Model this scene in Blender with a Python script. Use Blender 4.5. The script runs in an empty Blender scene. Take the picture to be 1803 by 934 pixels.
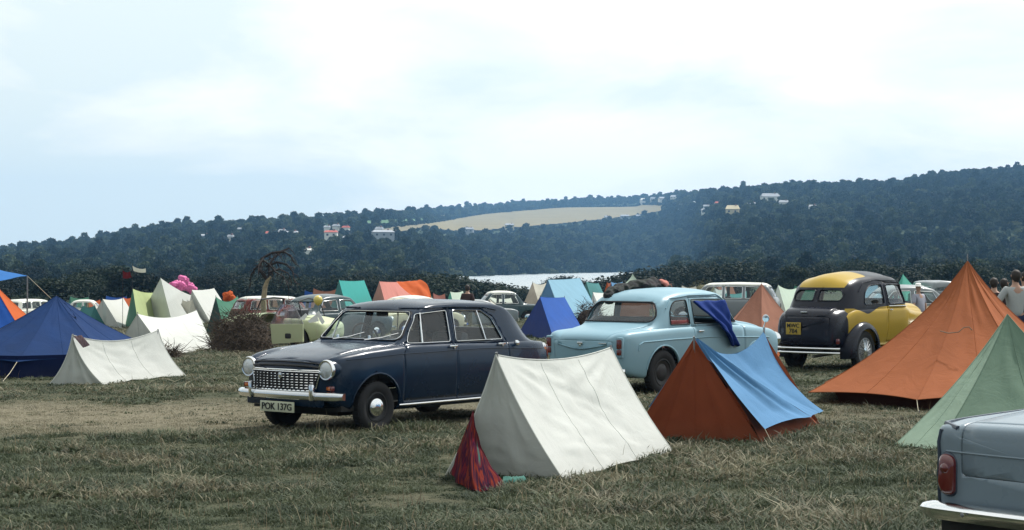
import bpy, bmesh, math, random
import numpy as np
from mathutils import Vector, Matrix, noise
from mathutils.bvhtree import BVHTree

# ------------------------------------------------------------------ camera, world, sun, exposure
scene = bpy.context.scene
random.seed(7)
rng = np.random.default_rng(7)
R = math.radians
F, HZ, EYE = 3200.0, 468.0, 1.74          # focal length and horizon in photo pixels, eye height in metres
cam_data = bpy.data.cameras.new('camera')
cam = bpy.data.objects.new('camera', cam_data)
scene.collection.objects.link(cam)
scene.camera = cam
cam.location = (0, 0, EYE)
cam.rotation_euler = (R(90), 0, 0)
cam_data.sensor_width = 36
cam_data.lens = F / 1803 * 36
cam_data.shift_y = (HZ - 467) / 1803
cam_data.clip_start = 0.1
cam_data.clip_end = 9000

SUN_EL, SUN_AZ = R(55), R(45)             # azimuth clockwise from straight ahead (+Y)
world = bpy.data.worlds.new('World')
scene.world = world
world.use_nodes = True
wn, wl = world.node_tree.nodes, world.node_tree.links
wn.clear()
w_out = wn.new('ShaderNodeOutputWorld')
w_mix = wn.new('ShaderNodeMixShader')
b_sky = wn.new('ShaderNodeBackground'); b_sky.inputs['Strength'].default_value = 0.13
b_cloud = wn.new('ShaderNodeBackground'); b_cloud.inputs['Strength'].default_value = 0.93
sky = wn.new('ShaderNodeTexSky'); sky.sky_type = 'NISHITA'; sky.sun_disc = False
sky.sun_elevation = SUN_EL; sky.sun_rotation = SUN_AZ; sky.air_density = 1.2; sky.dust_density = 2.5
wl.new(sky.outputs[0], b_sky.inputs['Color'])
tc = wn.new('ShaderNodeTexCoord')
mp = wn.new('ShaderNodeMapping'); mp.inputs['Scale'].default_value = (3.0, 3.0, 8.5)
wl.new(tc.outputs['Generated'], mp.inputs['Vector'])
n1 = wn.new('ShaderNodeTexNoise'); n1.inputs['Scale'].default_value = 1.55; n1.inputs['Detail'].default_value = 7
n1.inputs['Roughness'].default_value = 0.52; n1.inputs['Distortion'].default_value = 0.35
wl.new(mp.outputs[0], n1.inputs['Vector'])
cr = wn.new('ShaderNodeValToRGB')
cr.color_ramp.elements[0].position = 0.42; cr.color_ramp.elements[0].color = (0.86, 0.955, 0.94, 1)
cr.color_ramp.elements[1].position = 0.60; cr.color_ramp.elements[1].color = (1.16, 1.17, 1.12, 1)
e = cr.color_ramp.elements.new(0.5); e.color = (1.0, 1.045, 1.01, 1)
wl.new(n1.outputs['Fac'], cr.inputs[0]); wl.new(cr.outputs[0], b_cloud.inputs['Color'])
w_mix.inputs[0].default_value = 0.94
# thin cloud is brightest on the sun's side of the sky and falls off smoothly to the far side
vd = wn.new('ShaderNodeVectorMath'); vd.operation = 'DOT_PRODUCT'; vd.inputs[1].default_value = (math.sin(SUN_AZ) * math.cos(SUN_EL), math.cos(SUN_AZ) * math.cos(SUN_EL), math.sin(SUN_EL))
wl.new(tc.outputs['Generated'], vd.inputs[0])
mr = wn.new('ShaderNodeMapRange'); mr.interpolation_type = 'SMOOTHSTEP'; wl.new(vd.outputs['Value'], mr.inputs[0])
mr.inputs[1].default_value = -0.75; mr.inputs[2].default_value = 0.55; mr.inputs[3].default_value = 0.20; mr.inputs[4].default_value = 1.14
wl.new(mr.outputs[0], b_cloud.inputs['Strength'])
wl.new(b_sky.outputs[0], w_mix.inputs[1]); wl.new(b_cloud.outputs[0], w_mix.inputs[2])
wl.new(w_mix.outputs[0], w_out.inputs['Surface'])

sun_data = bpy.data.lights.new('sun', 'SUN')
sun = bpy.data.objects.new('sun', sun_data)
scene.collection.objects.link(sun)
sun_data.energy = 4.9; sun_data.angle = R(2.5); sun_data.color = (1.0, 0.965, 0.92)
sd = Vector((math.sin(SUN_AZ) * math.cos(SUN_EL), math.cos(SUN_AZ) * math.cos(SUN_EL), math.sin(SUN_EL)))
sun.rotation_euler = sd.to_track_quat('Z', 'Y').to_euler()
sun.location = (0, 0, 60)
scene.view_settings.view_transform = 'Standard'
scene.view_settings.look = 'None'
scene.view_settings.exposure = 0.0
scene.view_settings.gamma = 1.0
scene.cycles.volume_bounces = 1
scene.cycles.max_bounces = 8
scene.cycles.transparent_max_bounces = 12

COL = scene.collection

# ------------------------------------------------------------------ layout helpers
def sstep(t):
    t = min(1.0, max(0.0, t)); return t * t * (3 - 2 * t)
def camp(x, y):
    """the field falls gently away, more on the left"""
    return -.022 * min(100.0, max(0.0, y - 30)) * (1 - .5 * sstep((x + 3) / 6.0))
def G(px, py):
    """point of the camp field seen at a photo pixel"""
    z = 0.0
    for _ in range(40):
        y = F * (EYE - z) / (py - HZ); z = .5 * z + .5 * camp((px - 901.5) / F * y, y)
    return Vector(((px - 901.5) / F * y, y, z))
def P(px, py, y):
    return Vector(((px - 901.5) / F * y, y, EYE - (py - HZ) * y / F))
def proj(p):
    return 901.5 + F * p[0] / p[1], HZ + F * (EYE - p[2]) / p[1]

SK_X = [-2200, -600, 0, 150, 260, 300, 420, 540, 700, 860, 1000, 1130, 1250, 1400, 1500, 1560, 1680, 1803, 2300, 4200]
SK_Y = [456, 452, 446, 428, 405, 401, 395, 386, 376, 366, 356, 351, 341, 328, 327, 325, 308, 302, 290, 300]
def terrain(x, y):
    d = math.hypot(x, y)
    if d < 1: d = 1
    base = 0.035 * noise.noise(Vector((x * .15, y * .15, 0))) + 0.02 * noise.noise(Vector((x * .6, y * .6, 3))) + camp(x, y)
    if y < 110:
        if d < 110: return base
    u = x / max(y, 0.35 * d)
    px = 901.5 + F * u
    yy = max(y, .35 * d)
    # down to the water
    h = -2.9 * sstep((yy - 115) / 120.0)
    lake = min(sstep((px - 760) / 60.0), 1 - sstep((px - 1200) / 90.0))
    h += (1 - lake) * 2.0 * sstep((yy - 150) / 100.0)
    y0 = 800 + 2.0 * max(0, min(260, px - 835)) * 0.9
    y0 = y0 * lake + 620 * (1 - lake)
    yr = np.interp(px, [0, 500, 700, 800, 1120, 1250, 1500, 1803], [1500, 1500, 1900, 3500, 3600, 2100, 1900, 1900])
    sy = np.interp(px, SK_X, SK_Y)
    hr = EYE + (HZ - sy) * yr / F - 3.0
    t = (yy - y0) / (yr - y0)
    if t > 0:
        tt = min(t, 1.0)
        hh = -3.4 + (hr + 3.4) * (tt ** 1.12)
        wv = min(1, tt * 3) * (1 - .7 * tt)
        hh += wv * 3.5 * noise.noise(Vector((x * .004, y * .004, 7)))
        if t > 1: hh -= 12 * sstep((t - 1) * 2)
        h = h * (1 - sstep(t * 14)) + hh * sstep(t * 14)
    return h + base
def hit(px, py, y0=150.0, y1=3200.0):
    """where the ray of a photo pixel meets the terrain"""
    y = y0
    while y < y1:
        p = P(px, py, y)
        if terrain(p.x, p.y) >= p.z: return Vector((p.x, p.y, terrain(p.x, p.y)))
        y *= 1.008
    p = P(px, py, y1); return Vector((p.x, p.y, terrain(p.x, p.y)))

# ------------------------------------------------------------------ object helpers
def empty(name, loc=(0, 0, 0), rz=0.0):
    o = bpy.data.objects.new(name, None); COL.objects.link(o)
    o.location = loc; o.rotation_euler = (0, 0, rz); o.empty_display_size = 0.3
    return o
def tag(o, label=None, cat=None, group=None, kind=None):
    if label: o['label'] = label
    if cat: o['category'] = cat
    if group: o['group'] = group
    if kind: o['kind'] = kind
    return o
def thing(name, label, cat, loc=(0, 0, 0), rz=0.0, group=None):
    return tag(empty(name, loc, rz), label, cat, group)
def mesh_of(name, verts, faces, smooth=True, sharp=38):
    me = bpy.data.meshes.new(name)
    me.from_pydata([tuple(v) for v in verts], [], [tuple(f) for f in faces])
    me.validate(clean_customdata=False)
    if smooth:
        me.shade_smooth()
        if sharp: me.set_sharp_from_angle(angle=R(sharp))
    me.update()
    return me
def link(name, me, mat, parent=None, loc=None):
    o = bpy.data.objects.new(name, me); COL.objects.link(o)
    if mat is not None and len(me.materials) == 0: me.materials.append(mat)
    if parent is not None: o.parent = parent
    if loc is not None: o.location = loc
    return o
def copy_tree(o, parent=None):
    c = o.copy(); COL.objects.link(c); c.parent = parent
    for ch in list(o.children): copy_tree(ch, c)
    return c

class MB:
    """collects shapes, links them as one mesh object"""
    def __init__(s): s.v = []; s.f = []
    def add(s, v, f):
        n = len(s.v); s.v += [Vector(a) for a in v]; s.f += [tuple(i + n for i in q) for q in f]; return s
    def box(s, c, d, rz=0.0, bev=0.0, ry=0.0, rx=0.0):
        bm = bmesh.new(); bmesh.ops.create_cube(bm, size=1)
        bmesh.ops.scale(bm, vec=d, verts=bm.verts)
        if bev: bmesh.ops.bevel(bm, geom=bm.edges[:], offset=bev, segments=2, affect='EDGES', profile=.6)
        m = Matrix.Translation(c) @ Matrix.Rotation(rz, 4, 'Z') @ Matrix.Rotation(ry, 4, 'Y') @ Matrix.Rotation(rx, 4, 'X')
        bmesh.ops.transform(bm, matrix=m, verts=bm.verts)
        bm.verts.index_update()
        s.add([v.co.copy() for v in bm.verts], [[v.index for v in f.verts] for f in bm.faces]); bm.free(); return s
    def tube(s, pts, r, n=6, closed=False, cap=True):
        pts = [Vector(p) for p in pts]; N = len(pts)
        rs = r if isinstance(r, (list, tuple)) else [r] * N
        vs = []; up = Vector((0, 0, 1))
        prev = None
        for i, p in enumerate(pts):
            a = pts[(i - 1) % N] if (closed or i > 0) else p
            b = pts[(i + 1) % N] if (closed or i < N - 1) else p
            t = (b - a)
            t = t.normalized() if t.length > 1e-9 else Vector((0, 0, 1))
            if prev is None:
                q = up if abs(t.z) < .9 else Vector((1, 0, 0))
                e1 = t.cross(q).normalized()
            else:
                e1 = (prev - t * prev.dot(t))
                e1 = e1.normalized() if e1.length > 1e-6 else t.orthogonal().normalized()
            prev = e1; e2 = t.cross(e1)
            for k in range(n):
                w = 2 * math.pi * k / n
                vs.append(p + (e1 * math.cos(w) + e2 * math.sin(w)) * rs[i])
        fs = []
        for i in range(N if closed else N - 1):
            j = (i + 1) % N
            for k in range(n):
                l = (k + 1) % n
                fs.append((i * n + k, i * n + l, j * n + l, j * n + k))
        if cap and not closed:
            fs.append(tuple(range(n))[::-1]); fs.append(tuple((N - 1) * n + k for k in range(n)))
        return s.add(vs, fs)
    def lathe(s, prof, c=(0, 0, 0), axis='Z', n=24):
        """prof: list of (radius, height along axis)"""
        vs = []; fs = []; c = Vector(c)
        for r, h in prof:
            for k in range(n):
                w = 2 * math.pi * k / n; a, b = r * math.cos(w), r * math.sin(w)
                v = {'Z': (a, b, h), 'X': (h, a, b), 'Y': (a, h, b)}[axis]
                vs.append(c + Vector(v))
        for i in range(len(prof) - 1):
            for k in range(n):
                l = (k + 1) % n; q = (i * n + k, i * n + l, (i + 1) * n + l, (i + 1) * n + k)
                fs.append(q)
        return s.add(vs, fs)
    def build(s, name, mat, parent=None, smooth=True, sharp=38, merge=False):
        me = mesh_of(name, s.v, s.f, smooth=False)
        bm = bmesh.new(); bm.from_mesh(me)
        if merge: bmesh.ops.remove_doubles(bm, verts=bm.verts, dist=1e-4)
        bmesh.ops.recalc_face_normals(bm, faces=bm.faces)
        bm.to_mesh(me); bm.free()
        if smooth:
            me.shade_smooth()
            if sharp: me.set_sharp_from_angle(angle=R(sharp))
        return link(name, me, mat, parent)

# ------------------------------------------------------------------ materials
class NT:
    def __init__(s, name):
        s.m = bpy.data.materials.new(name); s.m.use_nodes = True
        s.n = s.m.node_tree.nodes; s.l = s.m.node_tree.links
        s.n.clear(); s.out = s.n.new('ShaderNodeOutputMaterial')
    def node(s, t, **k):
        x = s.n.new(t)
        for a, b in k.items():
            if a in x.inputs: x.inputs[a].default_value = b
            else: setattr(x, a, b)
        return x
    def link(s, a, b): s.l.new(a, b)
    def noise(s, scale, detail=4, rough=.55, vec=None, dist=0.0):
        x = s.node('ShaderNodeTexNoise', Scale=scale, Detail=detail, Roughness=rough, Distortion=dist)
        if vec is not None: s.link(vec, x.inputs['Vector'])
        return x.outputs['Fac']
    def ramp(s, fac, stops):
        x = s.node('ShaderNodeValToRGB'); el = x.color_ramp.elements
        el[0].position, el[0].color = stops[0][0], (*stops[0][1], 1)
        el[1].position, el[1].color = stops[-1][0], (*stops[-1][1], 1)
        for p, c in stops[1:-1]:
            q = el.new(p); q.color = (*c, 1)
        s.link(fac, x.inputs[0]); return x.outputs[0]
    def mix(s, fac, a, b, mode='MIX'):
        x = s.node('ShaderNodeMix', data_type='RGBA', blend_type=mode)
        for sock, v in ((0, fac), (6, a), (7, b)):
            if isinstance(v, (int, float)): x.inputs[sock].default_value = v
            elif isinstance(v, tuple): x.inputs[sock].default_value = (*v[:3], 1)
            else: s.link(v, x.inputs[sock])
        return x.outputs[2]
    def math(s, op, a, b=None):
        x = s.node('ShaderNodeMath', operation=op)
        for i, v in enumerate((a, b)):
            if v is None: continue
            if isinstance(v, (int, float)): x.inputs[i].default_value = v
            else: s.link(v, x.inputs[i])
        return x.outputs[0]
    def objco(s): return s.node('ShaderNodeTexCoord').outputs['Object']
    def wpos(s): return s.node('ShaderNodeNewGeometry').outputs['Position']
    def bsdf(s, col, rough=.5, metal=0.0, bump=None, bumpd=.02, bstr=.5, **k):
        b = s.node('ShaderNodeBsdfPrincipled')
        for sock, v in (('Base Color', col), ('Roughness', rough), ('Metallic', metal)):
            if isinstance(v, tuple): b.inputs[sock].default_value = (*v[:3], 1)
            elif isinstance(v, (int, float)): b.inputs[sock].default_value = v
            else: s.link(v, b.inputs[sock])
        for a, v in k.items(): b.inputs[a.replace('_', ' ')].default_value = v
        if bump is not None:
            bn = s.node('ShaderNodeBump', Strength=bstr, Distance=bumpd)
            s.link(bump, bn.inputs['Height']); s.link(bn.outputs[0], b.inputs['Normal'])
        return b
    def done(s, sh): s.link(sh.outputs[0] if hasattr(sh, 'outputs') else sh, s.out.inputs['Surface']); return s.m

def paint(name, col, rough=.3, dust=.25, coat=.5, dcol=(.22, .2, .15)):
    t = NT(name); oc = t.objco()
    n = t.noise(2.2, 5, .6, oc); n2 = t.noise(40, 3, .6, oc)
    sep = t.node('ShaderNodeSeparateXYZ'); t.link(oc, sep.inputs[0])
    low = t.math('SUBTRACT', 1.0, t.math('MULTIPLY', sep.outputs[2], 2.2))      # road dirt on the sills
    low = t.node('ShaderNodeClamp'); 
    mr = t.node('ShaderNodeMapRange'); t.link(sep.outputs[2], mr.inputs[0])
    mr.inputs[1].default_value = .55; mr.inputs[2].default_value = .12; mr.inputs[3].default_value = 0; mr.inputs[4].default_value = 1
    d = t.math('MULTIPLY', t.math('ADD', t.math('MULTIPLY', n, .7), t.math('MULTIPLY', mr.outputs[0], .9)), dust)
    c = t.mix(d, col, dcol)
    r = t.math('ADD', t.math('MULTIPLY', n, .25), rough - .08)
    b = t.bsdf(c, r, bump=n2, bumpd=.0006, bstr=.15, Coat_Weight=coat * .2, Coat_Roughness=.05, Specular_IOR_Level=.28)
    return t.done(b)
def plain(name, col, rough=.6, metal=0.0, var=.25, scale=8, bumpd=.002):
    t = NT(name); oc = t.objco(); n = t.noise(scale, 4, .6, oc)
    dark = tuple(c * (1 - var) for c in col); lite = tuple(min(1, c * (1 + var)) for c in col)
    return t.done(t.bsdf(t.ramp(n, [(.3, dark), (.7, lite)]), rough, metal, bump=n, bumpd=bumpd, bstr=.4))
def canvas(name, col, trans=.22, dirt=.35, var=.12, rough=.85, dirtcol=None):
    t = NT(name); oc = t.wpos()
    n = t.noise(1.6, 6, .62, oc); fine = t.noise(260, 2, .5, oc); md = t.noise(9, 4, .6, oc)
    dk = tuple(c * (1 - var) for c in col); lt = tuple(min(1, c * (1 + var * .6)) for c in col)
    c = t.ramp(n, [(.32, dk), (.68, lt)])
    sep = t.node('ShaderNodeSeparateXYZ'); t.link(oc, sep.inputs[0])
    mr = t.node('ShaderNodeMapRange'); t.link(sep.outputs[2], mr.inputs[0])
    mr.inputs[1].default_value = .22; mr.inputs[2].default_value = .0; mr.inputs[3].default_value = 0; mr.inputs[4].default_value = 1
    dm = t.math('MULTIPLY', t.math('MULTIPLY', mr.outputs[0], md), dirt * 1.6)      # mud splashed up the hem
    dc = dirtcol or tuple(.35 * a + .35 * b for a, b in zip(col, (.22, .2, .13)))
    c = t.mix(dm, c, dc)
    stn = t.math('MULTIPLY', t.math('GREATER_THAN', t.noise(5, 5, .7, oc), .66), dirt * .3)
    c = t.mix(stn, c, dc)
    fold = t.noise(3.6, 6, .62, oc, 1.2)
    bh = t.math('ADD', t.math('MULTIPLY', fine, .04), fold)
    d = t.bsdf(c, rough, bump=bh, bumpd=.018, bstr=.6, Specular_IOR_Level=.2)
    tr = t.node('ShaderNodeBsdfTranslucent'); t.link(c, tr.inputs[0])
    mx = t.node('ShaderNodeMixShader'); mx.inputs[0].default_value = trans
    t.link(d.outputs[0], mx.inputs[1]); t.link(tr.outputs[0], mx.inputs[2])
    return t.done(mx)
def glass(name, tint=(.90, .96, .96), refl=1.45, dust=.05):
    t = NT(name)
    tr = t.node('ShaderNodeBsdfTransparent'); tr.inputs[0].default_value = (*tint, 1)
    gl = t.node('ShaderNodeBsdfGlossy'); gl.inputs['Roughness'].default_value = .03; gl.inputs[0].default_value = (.95, .97, 1, 1)
    ge = t.node('ShaderNodeNewGeometry'); dt_ = t.node('ShaderNodeVectorMath', operation='DOT_PRODUCT')
    t.link(ge.outputs['Normal'], dt_.inputs[0]); t.link(ge.outputs['Incoming'], dt_.inputs[1])
    fr = t.math('ADD', .05, t.math('MULTIPLY', .9, t.math('POWER', t.math('SUBTRACT', 1.0, t.math('ABSOLUTE', dt_.outputs['Value'])), 4.5)))
    mx = t.node('ShaderNodeMixShader'); t.link(fr, mx.inputs[0])
    t.link(tr.outputs[0], mx.inputs[1]); t.link(gl.outputs[0], mx.inputs[2])
    df = t.node('ShaderNodeBsdfDiffuse'); df.inputs[0].default_value = (.35, .34, .3, 1)
    m2 = t.node('ShaderNodeMixShader'); t.link(t.math('MULTIPLY', t.noise(5, 5, .6, t.objco()), dust), m2.inputs[0])
    t.link(mx.outputs[0], m2.inputs[1]); t.link(df.outputs[0], m2.inputs[2])
    return t.done(m2)
def leafmat(name, a, b, c, scale=.12):
    t = NT(name); oi = t.node('ShaderNodeObjectInfo'); wp = t.wpos()
    n = t.noise(scale, 3, .6, wp); f = t.noise(1.1, 3, .6, wp)
    v = t.math('ADD', t.math('MULTIPLY', oi.outputs['Random'], .55), t.math('MULTIPLY', n, .5))
    v = t.math('ADD', v, t.math('MULTIPLY', t.math('SUBTRACT', f, .5), .5))
    v = t.math('ADD', v, t.math('MULTIPLY', t.math('SUBTRACT', t.noise(.0045, 3, .6, wp), .5), 1.1))
    col = t.ramp(v, [(.2, a), (.5, b), (.85, c)])
    d = t.bsdf(col, .75, Specular_IOR_Level=.2)
    tr = t.node('ShaderNodeBsdfTranslucent'); t.link(col, tr.inputs[0])
    mx = t.node('ShaderNodeMixShader'); mx.inputs[0].default_value = .2
    t.link(d.outputs[0], mx.inputs[1]); t.link(tr.outputs[0], mx.inputs[2])
    return t.done(mx)

M = {}
M['chrome'] = NT('chrome'); _t = M['chrome']
M['chrome'] = _t.done(_t.bsdf((.78, .79, .8), _t.math('ADD', _t.math('MULTIPLY', _t.noise(9, 4, .6, _t.objco()), .22), .02), 1.0))
M['glass'] = glass('window_glass')
M['rubber'] = plain('tyre_rubber', (.010, .010, .012), .8, var=.3)
M['black'] = plain('black_paint_worn', (.012, .012, .014), .5)
M['under'] = plain('underside', (.02, .019, .018), .9)
M['vinyl'] = plain('dark_vinyl', (.03, .032, .04), .55)
M['vinylred'] = plain('red_vinyl', (.25, .05, .05), .5)
M['lens'] = NT('lamp_lens'); _t = M['lens']
M['lens'] = _t.done(_t.bsdf((.62, .66, .68), .12, .55, bump=_t.node('ShaderNodeTexWave', Scale=60.0).outputs['Fac'], bumpd=.002, bstr=.5))
M['redlens'] = NT('red_lens'); _t = M['redlens']; M['redlens'] = _t.done(_t.bsdf((.11, .007, .008), .12, 0, Coat_Weight=1.0))
M['amber'] = NT('amber_lens'); _t = M['amber']; M['amber'] = _t.done(_t.bsdf((.5, .13, .02), .15, 0, Coat_Weight=1.0))
M['plate_white'] = plain('plate_white', (.52, .54, .40), .45, var=.06)
M['plate_yellow'] = plain('plate_yellow', (.42, .30, .05), .5, var=.15)
M['ink'] = plain('black_ink', (.015, .015, .015), .5)
M['pole'] = plain('pole_metal', (.25, .25, .26), .4, .7)
M['wood'] = plain('weathered_wood', (.16, .12, .08), .8)
M['rope'] = plain('pale_rope', (.42, .38, .28), .9)
M['white'] = plain('white_gloss', (.75, .75, .72), .4, var=.06)
M['skin'] = plain('skin', (.42, .25, .18), .6, var=.1)
M['hair'] = plain('dark_hair', (.02, .014, .01), .7)

# ------------------------------------------------------------------ ground, lake, fields
def in_poly(pt, poly):
    x, y = pt; c = False; n = len(poly)
    for i in range(n):
        x1, y1 = poly[i]; x2, y2 = poly[(i + 1) % n]
        if (y1 > y) != (y2 > y) and x < (x2 - x1) * (y - y1) / (y2 - y1) + x1: c = not c
    return c

def ground_mat():
    t = NT('meadow'); wp = t.wpos()
    big = t.noise(.28, 5, .6, wp, .5); mid = t.noise(2.2, 5, .65, wp, .4); fine = t.noise(22, 4, .7, wp)
    green = t.ramp(fine, [(.3, (.032, .038, .024)), (.7, (.085, .092, .055))])
    straw = t.ramp(fine, [(.28, (.075, .066, .045)), (.55, (.15, .13, .09)), (.75, (.27, .24, .17))])
    sep = t.node('ShaderNodeSeparateXYZ'); t.link(wp, sep.inputs[0])
    X, Y = sep.outputs[0], sep.outputs[1]
    # worn track: a straw coloured band across the field
    cy = t.math('ADD', t.math('MULTIPLY', X, .06), 21.3)
    dd = t.math('ABSOLUTE', t.math('SUBTRACT', Y, cy))
    band = t.node('ShaderNodeMapRange'); t.link(t.math('ADD', dd, t.math('MULTIPLY', t.math('SUBTRACT', mid, .5), 2.6)), band.inputs[0])
    band.inputs[1].default_value = 3.0; band.inputs[2].default_value = 1.0; band.inputs[3].default_value = 0; band.inputs[4].default_value = .9
    xr = t.node('ShaderNodeMapRange'); t.link(X, xr.inputs[0])
    xr.inputs[1].default_value = 4.0; xr.inputs[2].default_value = -2.5; xr.inputs[3].default_value = .45; xr.inputs[4].default_value = 1
    bm_ = t.math('MULTIPLY', band.outputs[0], xr.outputs[0])
    dry = t.node('ShaderNodeMapRange'); t.link(t.math('ADD', t.math('MULTIPLY', big, .6), t.math('MULTIPLY', mid, .5)), dry.inputs[0])
    dry.inputs[1].default_value = .46; dry.inputs[2].default_value = .72; dry.inputs[3].default_value = 0; dry.inputs[4].default_value = .5
    c = t.mix(dry.outputs[0], green, straw)
    c = t.mix(bm_, c, t.ramp(fine, [(.28, (.11, .098, .068)), (.55, (.20, .178, .125)), (.75, (.33, .30, .22))]))
    far = t.node('ShaderNodeMapRange'); t.link(Y, far.inputs[0])
    far.inputs[1].default_value = 130; far.inputs[2].default_value = 260; far.inputs[3].default_value = 0; far.inputs[4].default_value = 1
    wood = t.ramp(t.noise(.02, 6, .7, wp), [(.35, (.022, .036, .016)), (.65, (.045, .062, .028))])
    c = t.mix(far.outputs[0], c, wood)
    return t.done(t.bsdf(c, .95, bump=t.math('ADD', fine, t.math('MULTIPLY', mid, 1.5)), bumpd=.05, bstr=.8, Specular_IOR_Level=.1))

def make_ground():
    # one sheet, rings round the camera out past the horizon; finer inside the view
    angs = []
    a = -180.0
    while a < 180:
        angs.append(a)
        a += 0.8 if -22 <= a < 22 else 4.0
    rad = [0.0]
    r = 1.2
    while r < 4300:
        rad.append(r); r *= 1.055 if r > 60 else 1.08
    vs = [Vector((0, 0, terrain(0, 0)))]; fs = []
    n = len(angs)
    for r in rad[1:]:
        for a in angs:
            x, y = r * math.sin(R(a)), r * math.cos(R(a))
            vs.append(Vector((x, y, terrain(x, y))))
    for k in range(n): fs.append((0, 1 + (k + 1) % n, 1 + k))
    for i in range(len(rad) - 2):
        for k in range(n):
            l = (k + 1) % n
            fs.append((1 + i * n + k, 1 + i * n + l, 1 + (i + 1) * n + l, 1 + (i + 1) * n + k))
    mb = MB(); mb.v = vs; mb.f = fs
    o = mb.build('ground', ground_mat(), sharp=None)
    if o.data.polygons[0].normal.z < 0: o.data.flip_normals()
    tag(o, 'dry grassy camp field falling to the water and the far hills', kind='structure')
make_ground()

t = NT('lake_water'); wp = t.wpos()
mpn = t.node('ShaderNodeMapping'); mpn.inputs['Scale'].default_value = (1, 1, 1); t.link(wp, mpn.inputs[0])
_w = t.bsdf((.26, .30, .31), .25, bump=t.noise(.6, 4, .6, mpn.outputs[0]), bumpd=.03, bstr=.3)
mb = MB()
nx = 24
vs = []; 
for i in range(nx + 1):
    for j in range(nx + 1):
        y = 190 + (1450 - 190) * (j / nx)
        vs.append((( -0.05 + .17 * i / nx) * y, y, -3.05))
fs = [(i * (nx + 1) + j, (i + 1) * (nx + 1) + j, (i + 1) * (nx + 1) + j + 1, i * (nx + 1) + j + 1) for i in range(nx) for j in range(nx)]
o = mb.add(vs, fs).build('lake', t.done(_w)); tag(o, 'pale still water of the creek below the woods', kind='structure')
if o.data.polygons[0].normal.z < 0: o.data.flip_normals()

FIELDS = [
 ('stubble_field', 'golden stubble field on the far hillside', [(745, 407), (752, 396), (850, 379), (1000, 367), (1120, 361), (1182, 365), (1168, 374), (1090, 386), (1000, 396), (900, 405), (830, 411)],
  [(.35, (.18, .15, .08)), (.65, (.25, .21, .115))]),
 ('green_field', 'green pasture strip below the skyline wood', [(520, 410), (560, 402), (640, 394), (745, 387), (748, 397), (670, 405), (600, 410)],
  [(.35, (.07, .13, .07)), (.65, (.11, .19, .10))]),
 ('pale_field', 'narrow pale field beyond the hedge', [(752, 383), (850, 373), (960, 365), (1010, 361), (1010, 364), (880, 374), (768, 388)],
  [(.35, (.17, .17, .12)), (.65, (.23, .22, .16))]),
 ('straw_field', 'small straw coloured field corner by the farm', [(655, 410), (745, 397), (760, 402), (690, 416)],
  [(.35, (.155, .135, .085)), (.65, (.205, .18, .115))]),
]
for name, lab, poly, stops in FIELDS:
    t = NT(name); wp = t.wpos()
    rot = t.node('ShaderNodeMapping'); rot.inputs['Rotation'].default_value = (0, 0, R(35)); rot.inputs['Scale'].default_value = (.012, .12, 1)
    t.link(wp, rot.inputs[0])
    c = t.ramp(t.noise(1.0, 5, .6, rot.outputs[0]), stops)
    mat = t.done(t.bsdf(c, .95, Specular_IOR_Level=.1))
    # fan grid over the polygon in its own plan outline, draped on the terrain
    plan = []
    n = len(poly)
    for i in range(n):
        a, b = poly[i], poly[(i + 1) % n]
        for k in range(6):
            q = (a[0] + (b[0] - a[0]) * k / 6, a[1] + (b[1] - a[1]) * k / 6)
            plan.append(hit(*q))
    # clip a terrain-draped grid with the plan outline
    xs = [p.x for p in plan]; ys = [p.y for p in plan]
    outline = [(p.x, p.y) for p in plan]
    nxg = 90; nyg = 60
    X0, X1, Y0, Y1 = min(xs), max(xs), min(ys), max(ys)
    idx = {}; vs = []; fs = []
    def gv(i, j):
        if (i, j) not in idx:
            x = X0 + (X1 - X0) * i / nxg; y = Y0 + (Y1 - Y0) * j / nyg
            idx[(i, j)] = len(vs); vs.append((x, y, terrain(x, y) + 2.2))
        return idx[(i, j)]
    for i in range(nxg):
        for j in range(nyg):
            x = X0 + (X1 - X0) * (i + .5) / nxg; y = Y0 + (Y1 - Y0) * (j + .5) / nyg
            if in_poly((x, y), outline): fs.append((gv(i, j), gv(i + 1, j), gv(i + 1, j + 1), gv(i, j + 1)))
    o = MB().add(vs, fs).build(name, mat, sharp=None); tag(o, lab, kind='structure')

# ------------------------------------------------------------------ foliage prototypes
LEAF = leafmat('tree_foliage', (.006, .015, .010), (.018, .034, .018), (.075, .098, .044), .02)
LEAFD = leafmat('dark_foliage', (.005, .011, .007), (.010, .020, .012), (.024, .037, .019), .02)
LEAFO = leafmat('olive_foliage', (.012, .022, .012), (.034, .048, .022), (.10, .115, .052), .02)
BARK = plain('bark', (.07, .055, .04), .9, var=.4)

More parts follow.
